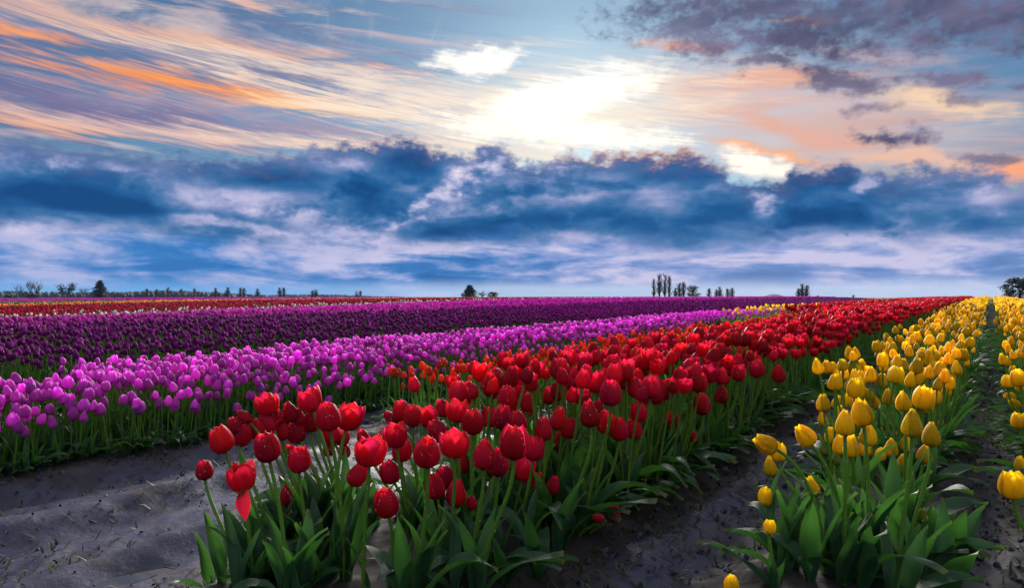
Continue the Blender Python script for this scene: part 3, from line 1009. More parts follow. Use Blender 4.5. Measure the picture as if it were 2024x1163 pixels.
def hand_plant(kind, px, py, hp, tilt, form, bed, label, group, color=None, nleaf=3):
    u0, u1 = bed
    xr = (px - PW / 2) / FPX
    c = CT * xr - ST_
    d = FPX * (0.072 if kind == 'red' else 0.062) / hp
    ra, rb = sorted((u0 / c, u1 / c)) if abs(c) > 1e-3 else (1.0, 6.0)
    if u0 > 0 or u1 > 0:
        ra, rb = 1.2, 6.0
    ra, rb = max(ra - 0.10, 1.15), rb + 0.10
    ztop = 0.53 if kind == 'red' else 0.50
    dmin = (CAM_H - ztop) * FPX / max(py - hp * .5 - HOR, 20)
    dmax = max((CAM_H - 0.20) * FPX / (py - HOR), ra)
    d = min(max(d, ra, min(dmin, rb)), rb, dmax)
    size = hp * d / FPX
    C = Vector((xr * d, d, CAM_H - (py - HOR) / FPX * d))
    r_ = random.Random(int(px * 7 + py))
    ax = Vector((math.sin(R(tilt)), r_.uniform(-0.22, 0.10), math.cos(R(tilt)))).normalized()
    foot = C - ax * (size * 0.5)
    # the stem stands inside the bed, a little against the lean
    hgt = foot.z
    bx, by = foot.x - ax.x * hgt * 0.42, foot.y - ax.y * hgt * 0.4
    u, v = uv_of(bx, by)
    um = (u0 + u1) / 2
    u = min(max(u + (um - u) * 0.15, u0 + 0.05), u1 - 0.05)
    bx, by = xy_of(u, v)
    z0 = gz(u, v)
    root = add(('red' if kind == 'red' else 'yellow') + '_tulip', None, None, (bx, by, z0))
    root.empty_display_size = 0.02
    tag(root, label, 'tulip', group)
    o = Vector((bx, by, z0))
    f = foot - o
    pts = bez(Vector((0, 0, -0.02)), Vector((f.x * .15, f.y * .15, f.z * .5)), f - ax * f.z * .32, f + ax * 0.004, 11)
    g_ = Geo(); g_.put(*tube_geo(pts, [.0048] * 9 + [.0042] * 3, 7))
    add('stem', g_.mesh('stem', [MAT['stem']]), root)
    col = color or kind
    sp = r_.uniform(0, 6.28)
    q = ax_quat(ax, sp)
    torn = form == 'torn'
    form = 'open' if torn else form
    bl = add('bloom', core_mesh(col), root, f, q, size)
    kk = r_.randrange(3)
    for k in range(6):
        inner = k >= 3
        a = k * 2.0944 + (1.0472 if inner else 0) + r_.uniform(-.10, .10)
        tx = r_.uniform(-0.04, 0.07) + (0.10 if form == 'open' and not inner else 0.0)
        qq = Quaternion((0, 0, 1), a) @ Quaternion((0, 1, 0), tx)
        if torn and k == 0:
            continue
        add('petal', petal_mesh(col, form, inner, (kk + k) % 3), bl, (0, 0, 0), qq, r_.uniform(.96, 1.04))
    if torn:
        # one petal has come loose and hangs straight down on the camera's side
        V, F, UV = leaf_geo(1.05, .52, 160, 182, 0.6, .35, 25, .05, 5, 8, 4)
        g2 = Geo(); g2.put(V, F, UV)
        pe = add('hanging_petal', g2.mesh('petal_hanging', [MAT['red']]), root, f + Vector((0.012, -0.03, 0.012)), (0, 0, R(-80)), size)
        tag(pe, 'torn red petal that hangs down below its bloom')
    # rain drops on the bloom and the stem
    prof, rmax = PROF[form]
    for k in range(int(16 + size * 200)):
        s = r_.uniform(0.05, 1.0) if k % 3 else r_.uniform(0.0, 0.12)
        a = r_.uniform(0, 6.28)
        rr = rmax * ip(s, prof) * 1.08
        DEW.append((o + f + q @ (Vector((math.cos(a) * rr, math.sin(a) * rr, s)) * size), r_.uniform(.0005, .00125)))
    for k in range(7):
        p = pts[r_.randrange(4, 12)] + Vector((r_.uniform(-.006, .006), -.004, r_.uniform(-.01, .01)))
        DEW.append((o + p, r_.uniform(.0005, .0011)))
    # leaves
    eu = (u - um) / ((u1 - u0) / 2)
    outw = Vector(xy_of(math.copysign(1, eu), 0) + (0,)) - Vector(xy_of(0, 0) + (0,))
    oaz = math.atan2(outw.y, outw.x)
    if py > 1100: nleaf = 0
    if 668 < px < 765: nleaf = 1
    for k in range(nleaf):
        if k == 0 and abs(eu) > 0.45:
            me, a, sc = r_.choice(LEAF_OUT), oaz + r_.uniform(-.9, .9), r_.uniform(.85, 1.2)
        else:
            me, a, sc = r_.choice(LEAF_UP), r_.uniform(0, 6.28), r_.uniform(.72, 1.02) * min(1.0, max(f.z, .16) / .38)
        add('leaf', me, root, (r_.uniform(-.012, .012), r_.uniform(-.012, .012), -0.015), (R(r_.uniform(-6, 6)), R(r_.uniform(-6, 6)), a), sc)
    return root


def sizes(items):
    out = []
    for i, (px, py, hp, tilt, form) in enumerate(items):
        a = []
        if form == 'torn': a.append('torn')
        a.append('large' if hp >= 54 else 'small' if hp <= 33 else 'medium')
        st = 'leaning away from' if tilt > 9 else 'leaning towards' if tilt < -9 else 'upright'
        out.append((' '.join(a), st))
    return out


def place_list(kind, items, bed, where, group, color=None, word=None, nleaf=3):
    items = sorted(items)
    for i, ((px, py, hp, tilt, form), (sz, st)) in enumerate(zip(items, sizes(items))):
        w = word or ('red tulip' if kind == 'red' else 'yellow tulip')
        lean = {'upright': 'upright', 'leaning towards': 'tilted', 'leaning away from': 'tilted'}[st]
        label = f'{sz} {lean} {w}, {ORD[i]} {where}'
        if form == 'torn':
            label = 'ragged red tulip with one torn petal hanging straight down over the leaves'
        hand_plant(kind, px, py, hp, tilt, form, bed, label, group, color, nleaf)


place_list('red', RED_CLUMP, BEDS[2], 'from the mud path in the front clump', 'red tulips of the front clump', nleaf=5)
place_list('red', RED_CLUMP2, BEDS[2], 'along the second clump from the mud path', 'red tulips of the second clump', nleaf=4)
place_list('red', RED_EDGE, BEDS[2], 'along the near edge facing the yellow row', 'red tulips along the edge facing the yellow row')
place_list('yellow', YELLOW_FRONT, BEDS[1], 'counting across the front of the yellow row', 'yellow tulips at the front of their row', nleaf=4)
place_list('yellow', YELLOW_BUD, BEDS[1], 'closed bud across the yellow row', 'green buds in the yellow row', 'bud', 'green unopened tulip')
place_list('yellow', YELLOW_SIDE, BEDS[0], 'along the outermost yellow row', 'yellow tulips of the outermost row')


# leaves without a bloom that fill the foot of each clump
def leaf_plant(px, depth, bed, label, group, sc=0.72):
    x = px_xy(px, depth)
    u, v = uv_of(x, depth)
    u = min(max(u, bed[0] + .02), bed[1] - .02)
    x, y = xy_of(u, v)
    r_ = random.Random(int(px * 3 + depth * 1000))
    root = add('tulip_plant', None, None, (x, y, gz(u, v)))
    root.empty_display_size = 0.02
    tag(root, label, 'plant', group)
    a0 = r_.uniform(0, 6.28)
    for k in range(4):
        me = r_.choice(LEAF_OUT if k < 2 else LEAF_UP)
        add('leaf', me, root, (0, 0, -.015), (R(r_.uniform(-8, 8)), R(r_.uniform(-8, 8)), a0 + k * 1.57 + r_.uniform(-.5, .5)), sc * r_.uniform(.8, 1.2))


for i, (px, dep) in enumerate(((405, 1.86), (440, 1.72), (490, 1.66), (545, 1.72), (600, 1.64), (635, 1.70), (520, 1.80), (620, 1.80), (470, 1.60), (570, 1.60))):
    leaf_plant(px, dep, (-1.75, -0.93), 'bloomless tulip leaves, %s at the foot of the front red clump' % ORD[i], 'bloomless plants under the red clumps')
for i, (px, dep) in enumerate(((795, 1.72), (835, 1.66), (880, 1.74), (930, 1.68), (985, 1.78), (1040, 1.86), (1090, 2.0), (1150, 2.1), (860, 1.86), (960, 1.88), (800, 1.58), (900, 1.60), (1000, 1.66), (1060, 1.74))):
    leaf_plant(px, dep, (-1.70, -0.93), 'bloomless tulip leaves, %s at the foot of the second red clump' % ORD[i], 'bloomless plants under the red clumps')
for i, (px, dep) in enumerate(((1530, 1.84), (1570, 1.74), (1620, 1.80), (1670, 1.68), (1720, 1.76), (1780, 1.72), (1830, 1.82), (1870, 1.74), (1650, 1.9), (1760, 1.92), (1600, 1.66), (1700, 1.62), (1800, 1.64), (1860, 1.62), (1545, 1.72))):
    leaf_plant(px, dep, (-0.52, -0.06), 'bloomless tulip leaves, %s at the foot of the yellow row' % ORD[i], 'bloomless plants under the yellow row', 0.85)


# ---------------------------------------------------------------- the rest of the beds
def cull(x, y, z):
    ok = y > 0.9
    px = PW / 2 + FPX * x / np.maximum(y, .1)
    return ok & (px > -520) & (px < PW + 380)


def sample_bed(u0, u1, v0, v1, sp, grow=0.0, seed=1):
    """jittered plants over a bed; farther off they stand wider"""
    r_ = np.random.default_rng(seed)
    U, V = [], []
    v = v0
    while v < v1:
        s = sp * (1 + grow * max(v - 8, 0))
        n = max(2, int((u1 - u0) / s))
        uu = u0 + (np.arange(n) + r_.uniform(0.08, .92, n)) * (u1 - u0) / n
        U.append(uu); V.append(v + r_.uniform(-.55, .55, n) * s)
        v += s
    U, V = np.concatenate(U), np.concatenate(V)
    x, y = xy_of(U, V)
    k = cull(x, y, 0)
    return U[k], V[k]


def limit_fn(pts):
    xs, ys = zip(*pts)
    return lambda px: np.interp(px, xs, ys)


RED_LIM = limit_fn([(380, 560), (690, 560), (700, 740), (840, 745), (870, 785), (1000, 805), (1130, 808), (1290, 795), (1350, 775), (1460, 750), (1560, 728), (1620, 730), (2100, 700)])
YEL_LIM = limit_fn([(1400, 560), (1590, 560), (1600, 775), (1640, 785), (1700, 765), (1760, 765), (1850, 760), (1900, 735), (2100, 735)])

plants = []       # kind, u, v, edge (-1, 0, 1), bed centre and half width
BEDLIST = [
    # kind, u0, u1, v0, v1, spacing, grow
    ('yellow', 0.11, 0.66, 1.9, 54, .090, .006), ('yellow', -0.52, -0.13, 1.6, 54, .084, .006), ('red', -1.60, -0.93, 1.0, 53, .072, .005), ('orange', -2.92, -2.15, 2.8, 12, .088, .0),
    ('red', -2.92, -2.15, 12.0, 53, .085, .008), ('pink', -4.15, -3.32, -4.0, 9.2, .057, .0), ('yellow', -4.15, -3.42, 12.6, 50, .18, .006), ('pink', -5.35, -4.5, 2.1, 54, .060, .005),
    ('purple', -8.7, -6.3, -8.0, 54, .068, .006), ('magenta', -13.5, -9.3, -8.0, 54, .085, .006), ('white', -17.2, -14.2, -8.0, 54, .30, .004),
    ('rose', -29.0, -17.8, -8.0, 54, .17, .003), ('gold', -34.0, -30.0, -8.0, 54, .25, .003), ('magenta', -70.0, -42.0, 0.0, 54, .34, .003)]
for bi, (kind, u0, u1, v0, v1, sp, grow) in enumerate(BEDLIST):
    U, V = sample_bed(u0, u1, v0, v1, sp, grow, 20 + bi)
    Z = ground_z(U, V)
    X, Y = xy_of(U, V)
    r_ = np.random.default_rng(90 + bi)
    um, hw = (u0 + u1) / 2, (u1 - u0) / 2
    e = (U - um) / hw
    hs = r_.uniform(0.83, 1.12, len(U)) * (1 - 0.08 * (np.abs(e) > .75) * (hw < 1.0))
    if kind == 'pink': hs = hs * np.interp((u1 - U), [0, .28], [.66, 1.0]) * (0.93 + .07 * r_.random(len(U)))
    low = (r_.random(len(U)) < 0.05)
    hs = np.where(low, hs * r_.uniform(.6, .85, len(U)), hs)
    px, py = project(X, Y, Z + HEIGHT[kind] * hs - 0.03)
    keep = np.ones(len(U), bool)
    if kind == 'red' and bi == 2: keep = (py < RED_LIM(px)) & (Y > 2.15)
    if kind == 'yellow' and bi == 1: keep = (py < YEL_LIM(px)) & (Y > 2.4)
    if bi == 0: keep = py < 765
    for i in np.nonzero(keep)[0]:
        edge = 0 if (abs(e[i]) * hw < hw - 0.16) else int(math.copysign(1, e[i]))
        if V[i] - v0 < 0.12 and v0 > 0: edge = 2
        plants.append((kind, bi, U[i], V[i], X[i], Y[i], Z[i], hs[i], edge, px[i]))

# the largest in view stand singly, the rest run on as a mass
QUOTA = {'red': 300 - 91, 'yellow': 300 - 60, 'pink': 300, 'orange': 250}
by_kind = {}
for p in plants:
    by_kind.setdefault(p[0], []).append(p)
OUT_AZ = {s: math.atan2(-ST_ * s, CT * s) for s in (-1, 1)}
OUT_AZ[2] = math.atan2(-CT, -ST_)
NAME = {'red': 'red_tulip', 'yellow': 'yellow_tulip', 'pink': 'pink_tulip', 'orange': 'orange_tulip'}
ROWS = {0: 'the outermost yellow row', 1: 'the yellow row', 2: 'the main red row', 3: 'the low orange row', 4: 'the second red row', 5: 'the pink row by the path', 6: 'the short yellow row', 7: 'the second pink row'}
SIDE = {0: 'deep inside', 1: 'on the near edge of', -1: 'on the far edge of', 2: 'at the front end of'}


def words_of(p):
    kind, bi, u, v, x, y, z, hs, edge, _ = p
    d = math.hypot(x, y)
    far = 'close by' if d < 3.2 else 'farther on' if d < 4.6 else 'farther up'
    c = {'orange': 'short orange-red'}.get(kind, kind)
    st = 'low-grown ' if hs < 0.80 else ''
    return f'{st}{c} tulip {SIDE[edge]} {ROWS[bi]}, {far}', f'{st}{c} tulips {SIDE[edge]} {ROWS[bi]}, {far}'


def lean_of(edge, r_):
    """a plant's lean as a rotation: the edge plants bow outward"""
    a = r_.uniform(0, 6.28); m = R(r_.uniform(0, 5 if edge else 11))
    q = Quaternion((-math.sin(a), math.cos(a), 0), m)
    if edge:
        b = OUT_AZ[edge]
        q = Quaternion((-math.sin(b), math.cos(b), 0), R(r_.uniform(0, 8))) @ q
    return q


def single(p):
    kind, bi, u, v, x, y, z, hs, edge, _ = p
    r_ = random.Random(int(u * 7919 + v * 104729))
    f = FORMS[kind][r_.randrange(6)]
    spin = r_.uniform(0, 6.28)
    q = lean_of(edge, r_) @ Quaternion((0, 0, 1), spin)
    root = add(NAME[kind], None, None, (x, y, z - 0.005), q, hs)
    root.empty_display_size = 0.02
    lab, grp = words_of(p)
    tag(root, lab, 'tulip', grp)
    sz = f['size'] * (1 / hs) * r_.uniform(.85, 1.15) * (1 if r_.random() > .1 else .7)
    add('bloom', bloom_mesh(kind, r_.randrange(6)), root, f['top'], ax_quat(f['axis'], r_.uniform(0, 6.28)), (sz * r_.uniform(.9, 1.08), sz * r_.uniform(.9, 1.08), sz))
    add('stem', f['stem'], root)
    k0 = HEIGHT[kind] / 0.5
    n = 3 if edge else 2
    for j in range(n):
        if edge and j < 2:
            a = OUT_AZ[edge] - spin + r_.uniform(-1.0, 1.0)
            add('leaf', r_.choice(LEAF_OUT), root, (0, 0, -.012), (0, 0, a), k0 * r_.uniform(.75, 1.05) * (1.3 if kind == 'pink' else 1.0))
        else:
            add('leaf', r_.choice(LEAF_UP), root, (0, 0, -.012), (0, 0, r_.uniform(0, 6.28)), k0 * r_.uniform(.85, 1.15))


rest = []
for kind, ps in by_kind.items():
    if kind in QUOTA:
        inside = [p for p in ps if -40 < p[9] < PW + 40]
        inside.sort(key=lambda p: math.hypot(p[4], p[5]))
        if kind == 'pink':        # the near pinks hide those behind them: take the front half of each row first
            inside.sort(key=lambda p: math.hypot(p[4], p[5]) + (0.0 if p[8] else 0.5))
        chosen = set(id(p) for p in inside[:QUOTA[kind]])
        for p in inside[:QUOTA[kind]]:
            single(p)
        rest += [p for p in ps if id(p) not in chosen]
    else:
        rest += ps


# ---------------------------------------------------------------- the mass of each bed: points that carry whole plants
def scatter_group(coll):
    ng = bpy.data.node_groups.new('plants_on_points', 'GeometryNodeTree')
    ng.interface.new_socket('Geometry', in_out='INPUT', socket_type='NodeSocketGeometry')
    ng.interface.new_socket('Geometry', in_out='OUTPUT', socket_type='NodeSocketGeometry')
    N, L = ng.nodes, ng.links
    gi, go = N.new('NodeGroupInput'), N.new('NodeGroupOutput')
    ci = N.new('GeometryNodeCollectionInfo')
    ci.inputs['Collection'].default_value = coll
    ci.inputs['Separate Children'].default_value = True
    ci.inputs['Reset Children'].default_value = True
    iop = N.new('GeometryNodeInstanceOnPoints')
    iop.inputs['Pick Instance'].default_value = True

    def attr(name, kind):
        n = N.new('GeometryNodeInputNamedAttribute')
        n.data_type = kind
        n.inputs['Name'].default_value = name
        return n.outputs['Attribute']
    er = N.new('FunctionNodeEulerToRotation')
    L.new(attr('rot', 'FLOAT_VECTOR'), er.inputs[0])
    L.new(er.outputs[0], iop.inputs['Rotation'])
    L.new(attr('scl', 'FLOAT_VECTOR'), iop.inputs['Scale'])
    L.new(attr('pick', 'INT'), iop.inputs['Instance Index'])
    L.new(gi.outputs[0], iop.inputs['Points'])
    L.new(ci.outputs[0], iop.inputs['Instance'])
    L.new(iop.outputs[0], go.inputs[0])
    return ng


def mass(kind, ps, name, label, cat='tulips'):
    if not ps:
        return
    coll = bpy.data.collections.new(kind + '_plants')
    def variant(i, me):
        coll.objects.link(bpy.data.objects.new('%s_%02d' % (kind, i), me))
    forms = {'red': ('cup', 'open', 'egg', 'open', 'cup', 'egg'), 'pink': ('egg', 'egg', 'cup', 'egg', 'spire', 'cup'), 'yellow': ('spire', 'egg', 'spire', 'egg', 'cup', 'spire')}.get(kind, ('egg',) * 6)
    near_any = any(math.hypot(p[4], p[5]) < 13 for p in ps)
    if near_any:
        for i in range(6): variant(i, full_geo(kind, FORMS[kind][i], 2, False, 300 + 10 * i, form=forms[i]))
        for i in range(4): variant(6 + i, full_geo(kind, FORMS[kind][i], 3, True, 500 + 10 * i, form=forms[i]))
        base = 10
    else:
        base = 0
    for i in range(5): variant(base + i, far_geo(kind, 700 + i))
    r_ = random.Random(len(ps))
    co, rot, scl, pick = [], [], [], []
    for (kd, bi, u, v, x, y, z, hs, edge, _) in ps:
        d = math.hypot(x, y)
        if near_any and d < 13:
            if edge:
                spin, idx = OUT_AZ[edge] + r_.uniform(-.5, .5), 6 + r_.randrange(4)
            else:
                spin, idx = r_.uniform(0, 6.28), r_.randrange(6)
        else:
            spin, idx = r_.uniform(0, 6.28), base + r_.randrange(5)
        e = (lean_of(edge, r_) @ Quaternion((0, 0, 1), spin)).to_euler()
        w = 1.0 + max(0.0, d - 14) * 0.012
        w = min(w, 1.6)
        co.append((x, y, z - .005)); rot.append(tuple(e)); scl.append((hs * w * r_.uniform(.92, 1.08), hs * w * r_.uniform(.92, 1.08), hs)); pick.append(idx)
    me = bpy.data.meshes.new(name)
    me.from_pydata(co, [], [])
    for nm, ty, data, key in (('rot', 'FLOAT_VECTOR', rot, 'vector'), ('scl', 'FLOAT_VECTOR', scl, 'vector'), ('pick', 'INT', pick, 'value')):
        a = me.attributes.new(nm, ty, 'POINT')
        a.data.foreach_set(key, np.asarray(data, dtype=np.float32 if ty != 'INT' else np.int32).ravel())
    o = add(name, me)
    md = o.modifiers.new('plants', 'NODES')
    md.node_group = scatter_group(coll)
    tag(o, label, cat, kind='stuff')


MASS = [
    ('red', 'red_tulip_bed', 'mass of red tulips running up to the crest of the field'),
    ('yellow', 'yellow_tulip_bed', 'mass of yellow tulips running up to the crest beside the red rows'),
    ('orange', 'orange_tulip_bed', 'low mass of orange-red tulips behind the red row'),
    ('pink', 'pink_tulip_bed', 'mass of pink tulips in long rows beyond the mud path'),
    ('purple', 'purple_tulip_bed', 'broad bed of dark purple tulips behind the pink rows'),
    ('magenta', 'magenta_tulip_bed', 'magenta tulips in a strip behind the dark purple bed'),
    ('white', 'white_tulip_bed', 'sparse white tulips among green leaves behind the magenta strip'),
    ('rose', 'rose_tulip_bed', 'far bed of deep rose-red tulips'),
    ('gold', 'gold_tulip_bed', 'thin far stripe of orange-yellow tulips')]
for kind, name, label in MASS:
    mass(kind, [p for p in rest if p[0] == kind], name, label)
print('PLANTS', {k: len(v) for k, v in by_kind.items()}, 'rest', len(rest))

# ---------------------------------------------------------------- trees on the skyline
MAT['bark'] = plain('bark', (0.055, 0.045, 0.042), 0.9, 0.3, 1.0)
MAT['twig'] = plain('twig', (0.075, 0.062, 0.062), 0.9, 0.3, 1.0)
MAT['needle'] = plain('needle', (0.018, 0.034, 0.022), 0.8, 0.4, 0.8)
MAT['dark_leaf'] = plain('dark_leaf', (0.028, 0.038, 0.022), 0.8, 0.4, 0.8)
MAT['pale_leaf'] = plain('pale_leaf', (0.16, 0.22, 0.08), 0.8, 0.3, 0.8, 0.3)
MAT['forest'] = plain('forest', (0.018, 0.036, 0.044), 0.9, 0.3, 0.02)
MAT['far_hill'] = plain('far_hill', (0.03, 0.06, 0.06), 0.9, 0.3, 0.004)


def limb(geo, p, d, L, r, r_, depth, spread, up, twigs, seg=3):
    """a tapering, slightly crooked limb that forks"""
    pts, rad = [Vector(p)], [r]
    dd = Vector(d).normalized()
    for i in range(seg):
        dd = (dd + Vector((r_.uniform(-.12, .12), r_.uniform(-.12, .12), up * .10))).normalized()
        pts.append(pts[-1] + dd * (L / seg)); rad.append(r * (1 - 0.75 * (i + 1) / seg))
    geo.put(*tube_geo(pts, rad, 4 if depth > 1 else 3))
    if depth <= 0:
        twigs.append((pts[-1], dd)); return
    n = 3 if depth > 1 else 3
    for k in range(n):
        i = r_.randrange(1, seg + 1)
        a = r_.uniform(0, 6.28)
        side = dd.orthogonal().normalized()
        side.rotate(Quaternion(dd, a))
        nd = (dd + side * spread * r_.uniform(.6, 1.2) + Vector((0, 0, up * .5))).normalized()
        limb(geo, pts[i], nd, L * r_.uniform(.5, .72), rad[i] * .65 + .006, r_, depth - 1, spread, up, twigs, seg)


def leaf_cloud(geo, centres, n, rad, size, r_, flat=1.0):
    for c in centres:
        for k in range(n):
            o = Vector((r_.gauss(0, 1), r_.gauss(0, 1), r_.gauss(0, flat))) * (rad * .5)
            p = Vector(c) + o
            a = Vector((r_.uniform(-1, 1), r_.uniform(-1, 1), r_.uniform(-1, 1))).normalized() * size * r_.uniform(.6, 1.3)
            b = a.orthogonal().normalized() * a.length * r_.uniform(.5, .9)
            geo.put([p - a, p + b, p + a, p - b], [(0, 1, 2, 3)])


def tree(kind, seed):
    """meshes of trunk and crown for a tree one unit tall"""
    r_ = random.Random(seed)
    tr, cr = Geo(), Geo()
    tw = []
    if kind == 'poplar':            # bare, narrow, all twigs upright
        tr.put(*tube_geo([Vector((0, 0, 0)), Vector((.004, 0, .4)), Vector((0, .004, .8)), Vector((0, 0, 1))], [.016, .012, .007, .002], 6))
        for k in range(85):
            z = r_.uniform(.08, .9)
            a = r_.uniform(0, 6.28)
            d = Vector((math.cos(a) * .26, math.sin(a) * .26, 1))
            L = r_.uniform(.18, .34) * (1 - .55 * z)
            p = Vector((0, 0, z))
            q = p + d * L * .5 + Vector((r_.uniform(-.01, .01), r_.uniform(-.01, .01), 0))
            cr.put(*tube_geo([p, q, q + Vector((d.x * .25, d.y * .25, 1)) * L * .6], [.0050, .0036, .0012], 3))
        mats = ('bark', 'twig')
    elif kind == 'bare':
        limb(tr, (0, 0, 0), (0, 0, 1), .38, .020, r_, 0, .5, 1, [])
        for k in range(8):
            a = k / 8 * 6.28
            limb(cr, (0, 0, r_.uniform(.2, .37)), (math.cos(a) * .55, math.sin(a) * .55, 1), r_.uniform(.34, .44), .016, r_, 2, .6, .6, tw)
        mats = ('bark', 'twig')
    elif kind == 'conifer':         # ragged fir: whorls of drooping boughs with gaps
        tr.put(*tube_geo([Vector((0, 0, 0)), Vector((0, 0, .5)), Vector((0.01, 0, 1))], [.03, .018, .003], 6))
        for k in range(24):
            z = .14 + .84 * (k / 24) + r_.uniform(-.015, .015)
            for m in range(6):
                a = r_.uniform(0, 6.28)
                L = (1 - z) * r_.uniform(.28, .62) + .03
                if r_.random() < .15: L *= 1.35
                cen = [Vector((math.cos(a) * L * t, math.sin(a) * L * t, z - .10 * t * t * L * 2 + .05 * t * L)) for t in (.3, .55, .8, 1.0)]
                cr.put(*tube_geo([Vector((0, 0, z)), cen[1], cen[3]], [.006, .004, .001], 3))
                leaf_cloud(cr, cen, 9, .06, .030, r_, .5)
        mats = ('bark', 'needle')
    elif kind == 'round':           # dense dark crown on a short trunk
        tr.put(*tube_geo([Vector((0, 0, 0)), Vector((.01, 0, .3)), Vector((0, 0, .6))], [.04, .03, .012], 6))
        cs = []
        for k in range(46):
            a, z = r_.uniform(0, 6.28), r_.uniform(.22, .97)
            rr = .36 * math.sqrt(max(0, 1 - ((z - .52) / .5) ** 2)) * r_.uniform(.3, 1.0)
            cs.append((math.cos(a) * rr, math.sin(a) * rr, z))
        for c in cs[::4]:
            cr.put(*tube_geo([Vector((0, 0, .35)), Vector(c)], [.010, .003], 3))
        leaf_cloud(cr, cs, 44, .11, .030, r_)
        mats = ('bark', 'dark_leaf')
    elif kind == 'open':            # loose broad crown, sky through the gaps
        limb(tr, (0, 0, 0), (.05, 0, 1), .42, .03, r_, 0, .5, 1, [])
        for k in range(7):
            a = k / 7 * 6.28
            limb(cr, (0, 0, r_.uniform(.18, .4)), (math.cos(a) * .7, math.sin(a) * .7, 1), r_.uniform(.36, .5), .014, r_, 1, .7, .5, tw)
        leaf_cloud(cr, [t[0] for t in tw], 34, .13, .034, r_)
        mats = ('bark', 'dark_leaf')
    else:                           # shrub
        cs = []
        tr.put(*tube_geo([Vector((0, 0, 0)), Vector((.02, 0, .5))], [.05, .015], 5))
        for k in range(40):
            a, z = r_.uniform(0, 6.28), r_.uniform(.08, .95)
            rr = .62 * math.sqrt(max(0.02, 1 - (z) ** 2)) * r_.uniform(.2, 1)
            cs.append((math.cos(a) * rr, math.sin(a) * rr, z))
        leaf_cloud(cr, cs, 22, .16, .04, r_)
        mats = ('bark', 'pale_leaf' if kind == 'pale' else 'dark_leaf')
    return tr.mesh('trunk_' + kind, [MAT[mats[0]]]), cr.mesh('crown_' + kind, [MAT[mats[1]]])


TREE = {}
for kd, n in (('poplar', 4), ('bare', 3), ('conifer', 2), ('round', 2), ('open', 1), ('shrub', 2), ('pale', 1)):
    TREE[kd] = [tree(kd, 40 + 7 * i + len(kd)) for i in range(n)]


def put_tree(name, kind, px, top, width, dist, label, cat='tree', group=None, base=None, i=0):
    x = px_xy(px, dist)
    u, v = uv_of(x, dist)
    z0 = gz(u, v) - 0.05
    ht = CAM_H + (HOR - top) / FPX * dist - z0
    trm, crm = TREE[kind][i % len(TREE[kind])]
    co = np.empty(len(crm.vertices) * 3, dtype=np.float32)
    crm.vertices.foreach_get('co', co)
    tall = max(float(co.reshape(-1, 3)[:, 2].max()), .2)
    own = float(np.percentile(np.abs(co.reshape(-1, 3)[:, :2]), 97)) * 2
    wx = width / FPX * dist / own
    root = add(name, None, None, (x, dist, z0), (0, 0, rnd.uniform(0, 6.28)), (wx, wx, ht / tall))
    tag(root, label, cat, group)
    add('trunk', trm, root); add('crown', crm, root)
    return root


put_tree('bare_tree', 'bare', 38, 559, 18, 330, 'thin bare tree, the one at the very end of the skyline before the paired crowns', i=0)
put_tree('bare_tree', 'bare', 60, 551, 15, 335, 'tall bare tree touching its twin beside the open dark crown', i=1)
put_tree('bare_tree', 'bare', 73, 550, 16, 325, 'tall bare tree, the nearer of the pair to the open dark crown', i=2)
put_tree('broadleaf_tree', 'open', 134, 557, 38, 300, 'dark leafy tree with a loose gappy crown next to the ragged fir')
put_tree('bare_tree', 'bare', 165, 567, 16, 360, 'small faint bare tree between the gappy dark tree and the ragged fir', i=1)
put_tree('fir_tree', 'conifer', 197, 553, 27, 290, 'ragged dark fir beside the gappy dark crown')
put_tree('bare_tree', 'bare', 228, 574, 22, 380, 'low bare scrubby tree just past the ragged fir', i=0)
for k, (px, top, w) in enumerate(((16, 583, 14), (30, 584, 12), (48, 579, 18), (66, 581, 22), (112, 584, 16))):
    put_tree('shrub', 'shrub', px, top, w, 280, 'low dark shrub, %s along the foot of the bare trees' % ORD[k], 'shrub', 'dark shrubs under the bare trees', i=k)
for k, (px, top, w) in enumerate(((290, 570, 9), (309, 571, 8), (332, 567, 9), (358, 570, 9), (384, 569, 8), (426, 568, 9), (450, 567, 11), (475, 567, 8), (482, 568, 8), (509, 570, 10), (553, 568, 9), (561, 567, 8), (618, 573, 8), (625, 572, 8), (705, 575, 8), (712, 574, 8))):
    put_tree('poplar_tree', 'poplar', px, top, w, 520, 'small bare poplar, %s after the ragged fir along the wooded ridge' % ORD[k], 'tree', 'small poplars before the wooded ridge', i=k)
put_tree('fir_tree', 'conifer', 928, 563, 27, 300, 'ragged dark fir standing over the magenta strip at mid horizon', i=1)
put_tree('bare_tree', 'bare', 953, 574, 18, 340, 'small bare tree between the ragged fir and the round evergreen', i=2)
put_tree('evergreen_tree', 'round', 974, 577, 19, 300, 'small round dark evergreen beside the ragged fir at mid horizon')
for k, (px, top, w) in enumerate(((1292, 549, 9), (1303, 539, 11), (1314, 540, 10), (1323, 542, 10))):
    put_tree('poplar_tree', 'poplar', px, top, w, 400, 'tall bare poplar, %s of the four tallest above the purple crest' % ORD[k], 'tree', 'tall poplars above the purple crest', i=k)
put_tree('poplar_tree', 'poplar', 1335, 568, 9, 420, 'short bare poplar next to the four tallest', i=1)
put_tree('poplar_tree', 'poplar', 1343, 558, 11, 410, 'bare poplar close beside the short one near the round evergreen', i=2)
put_tree('poplar_tree', 'poplar', 1351, 555, 11, 405, 'bare poplar touching the round dark evergreen', i=3)
put_tree('evergreen_tree', 'round', 1369, 562, 25, 330, 'round dark evergreen beside the tall poplars', i=1)
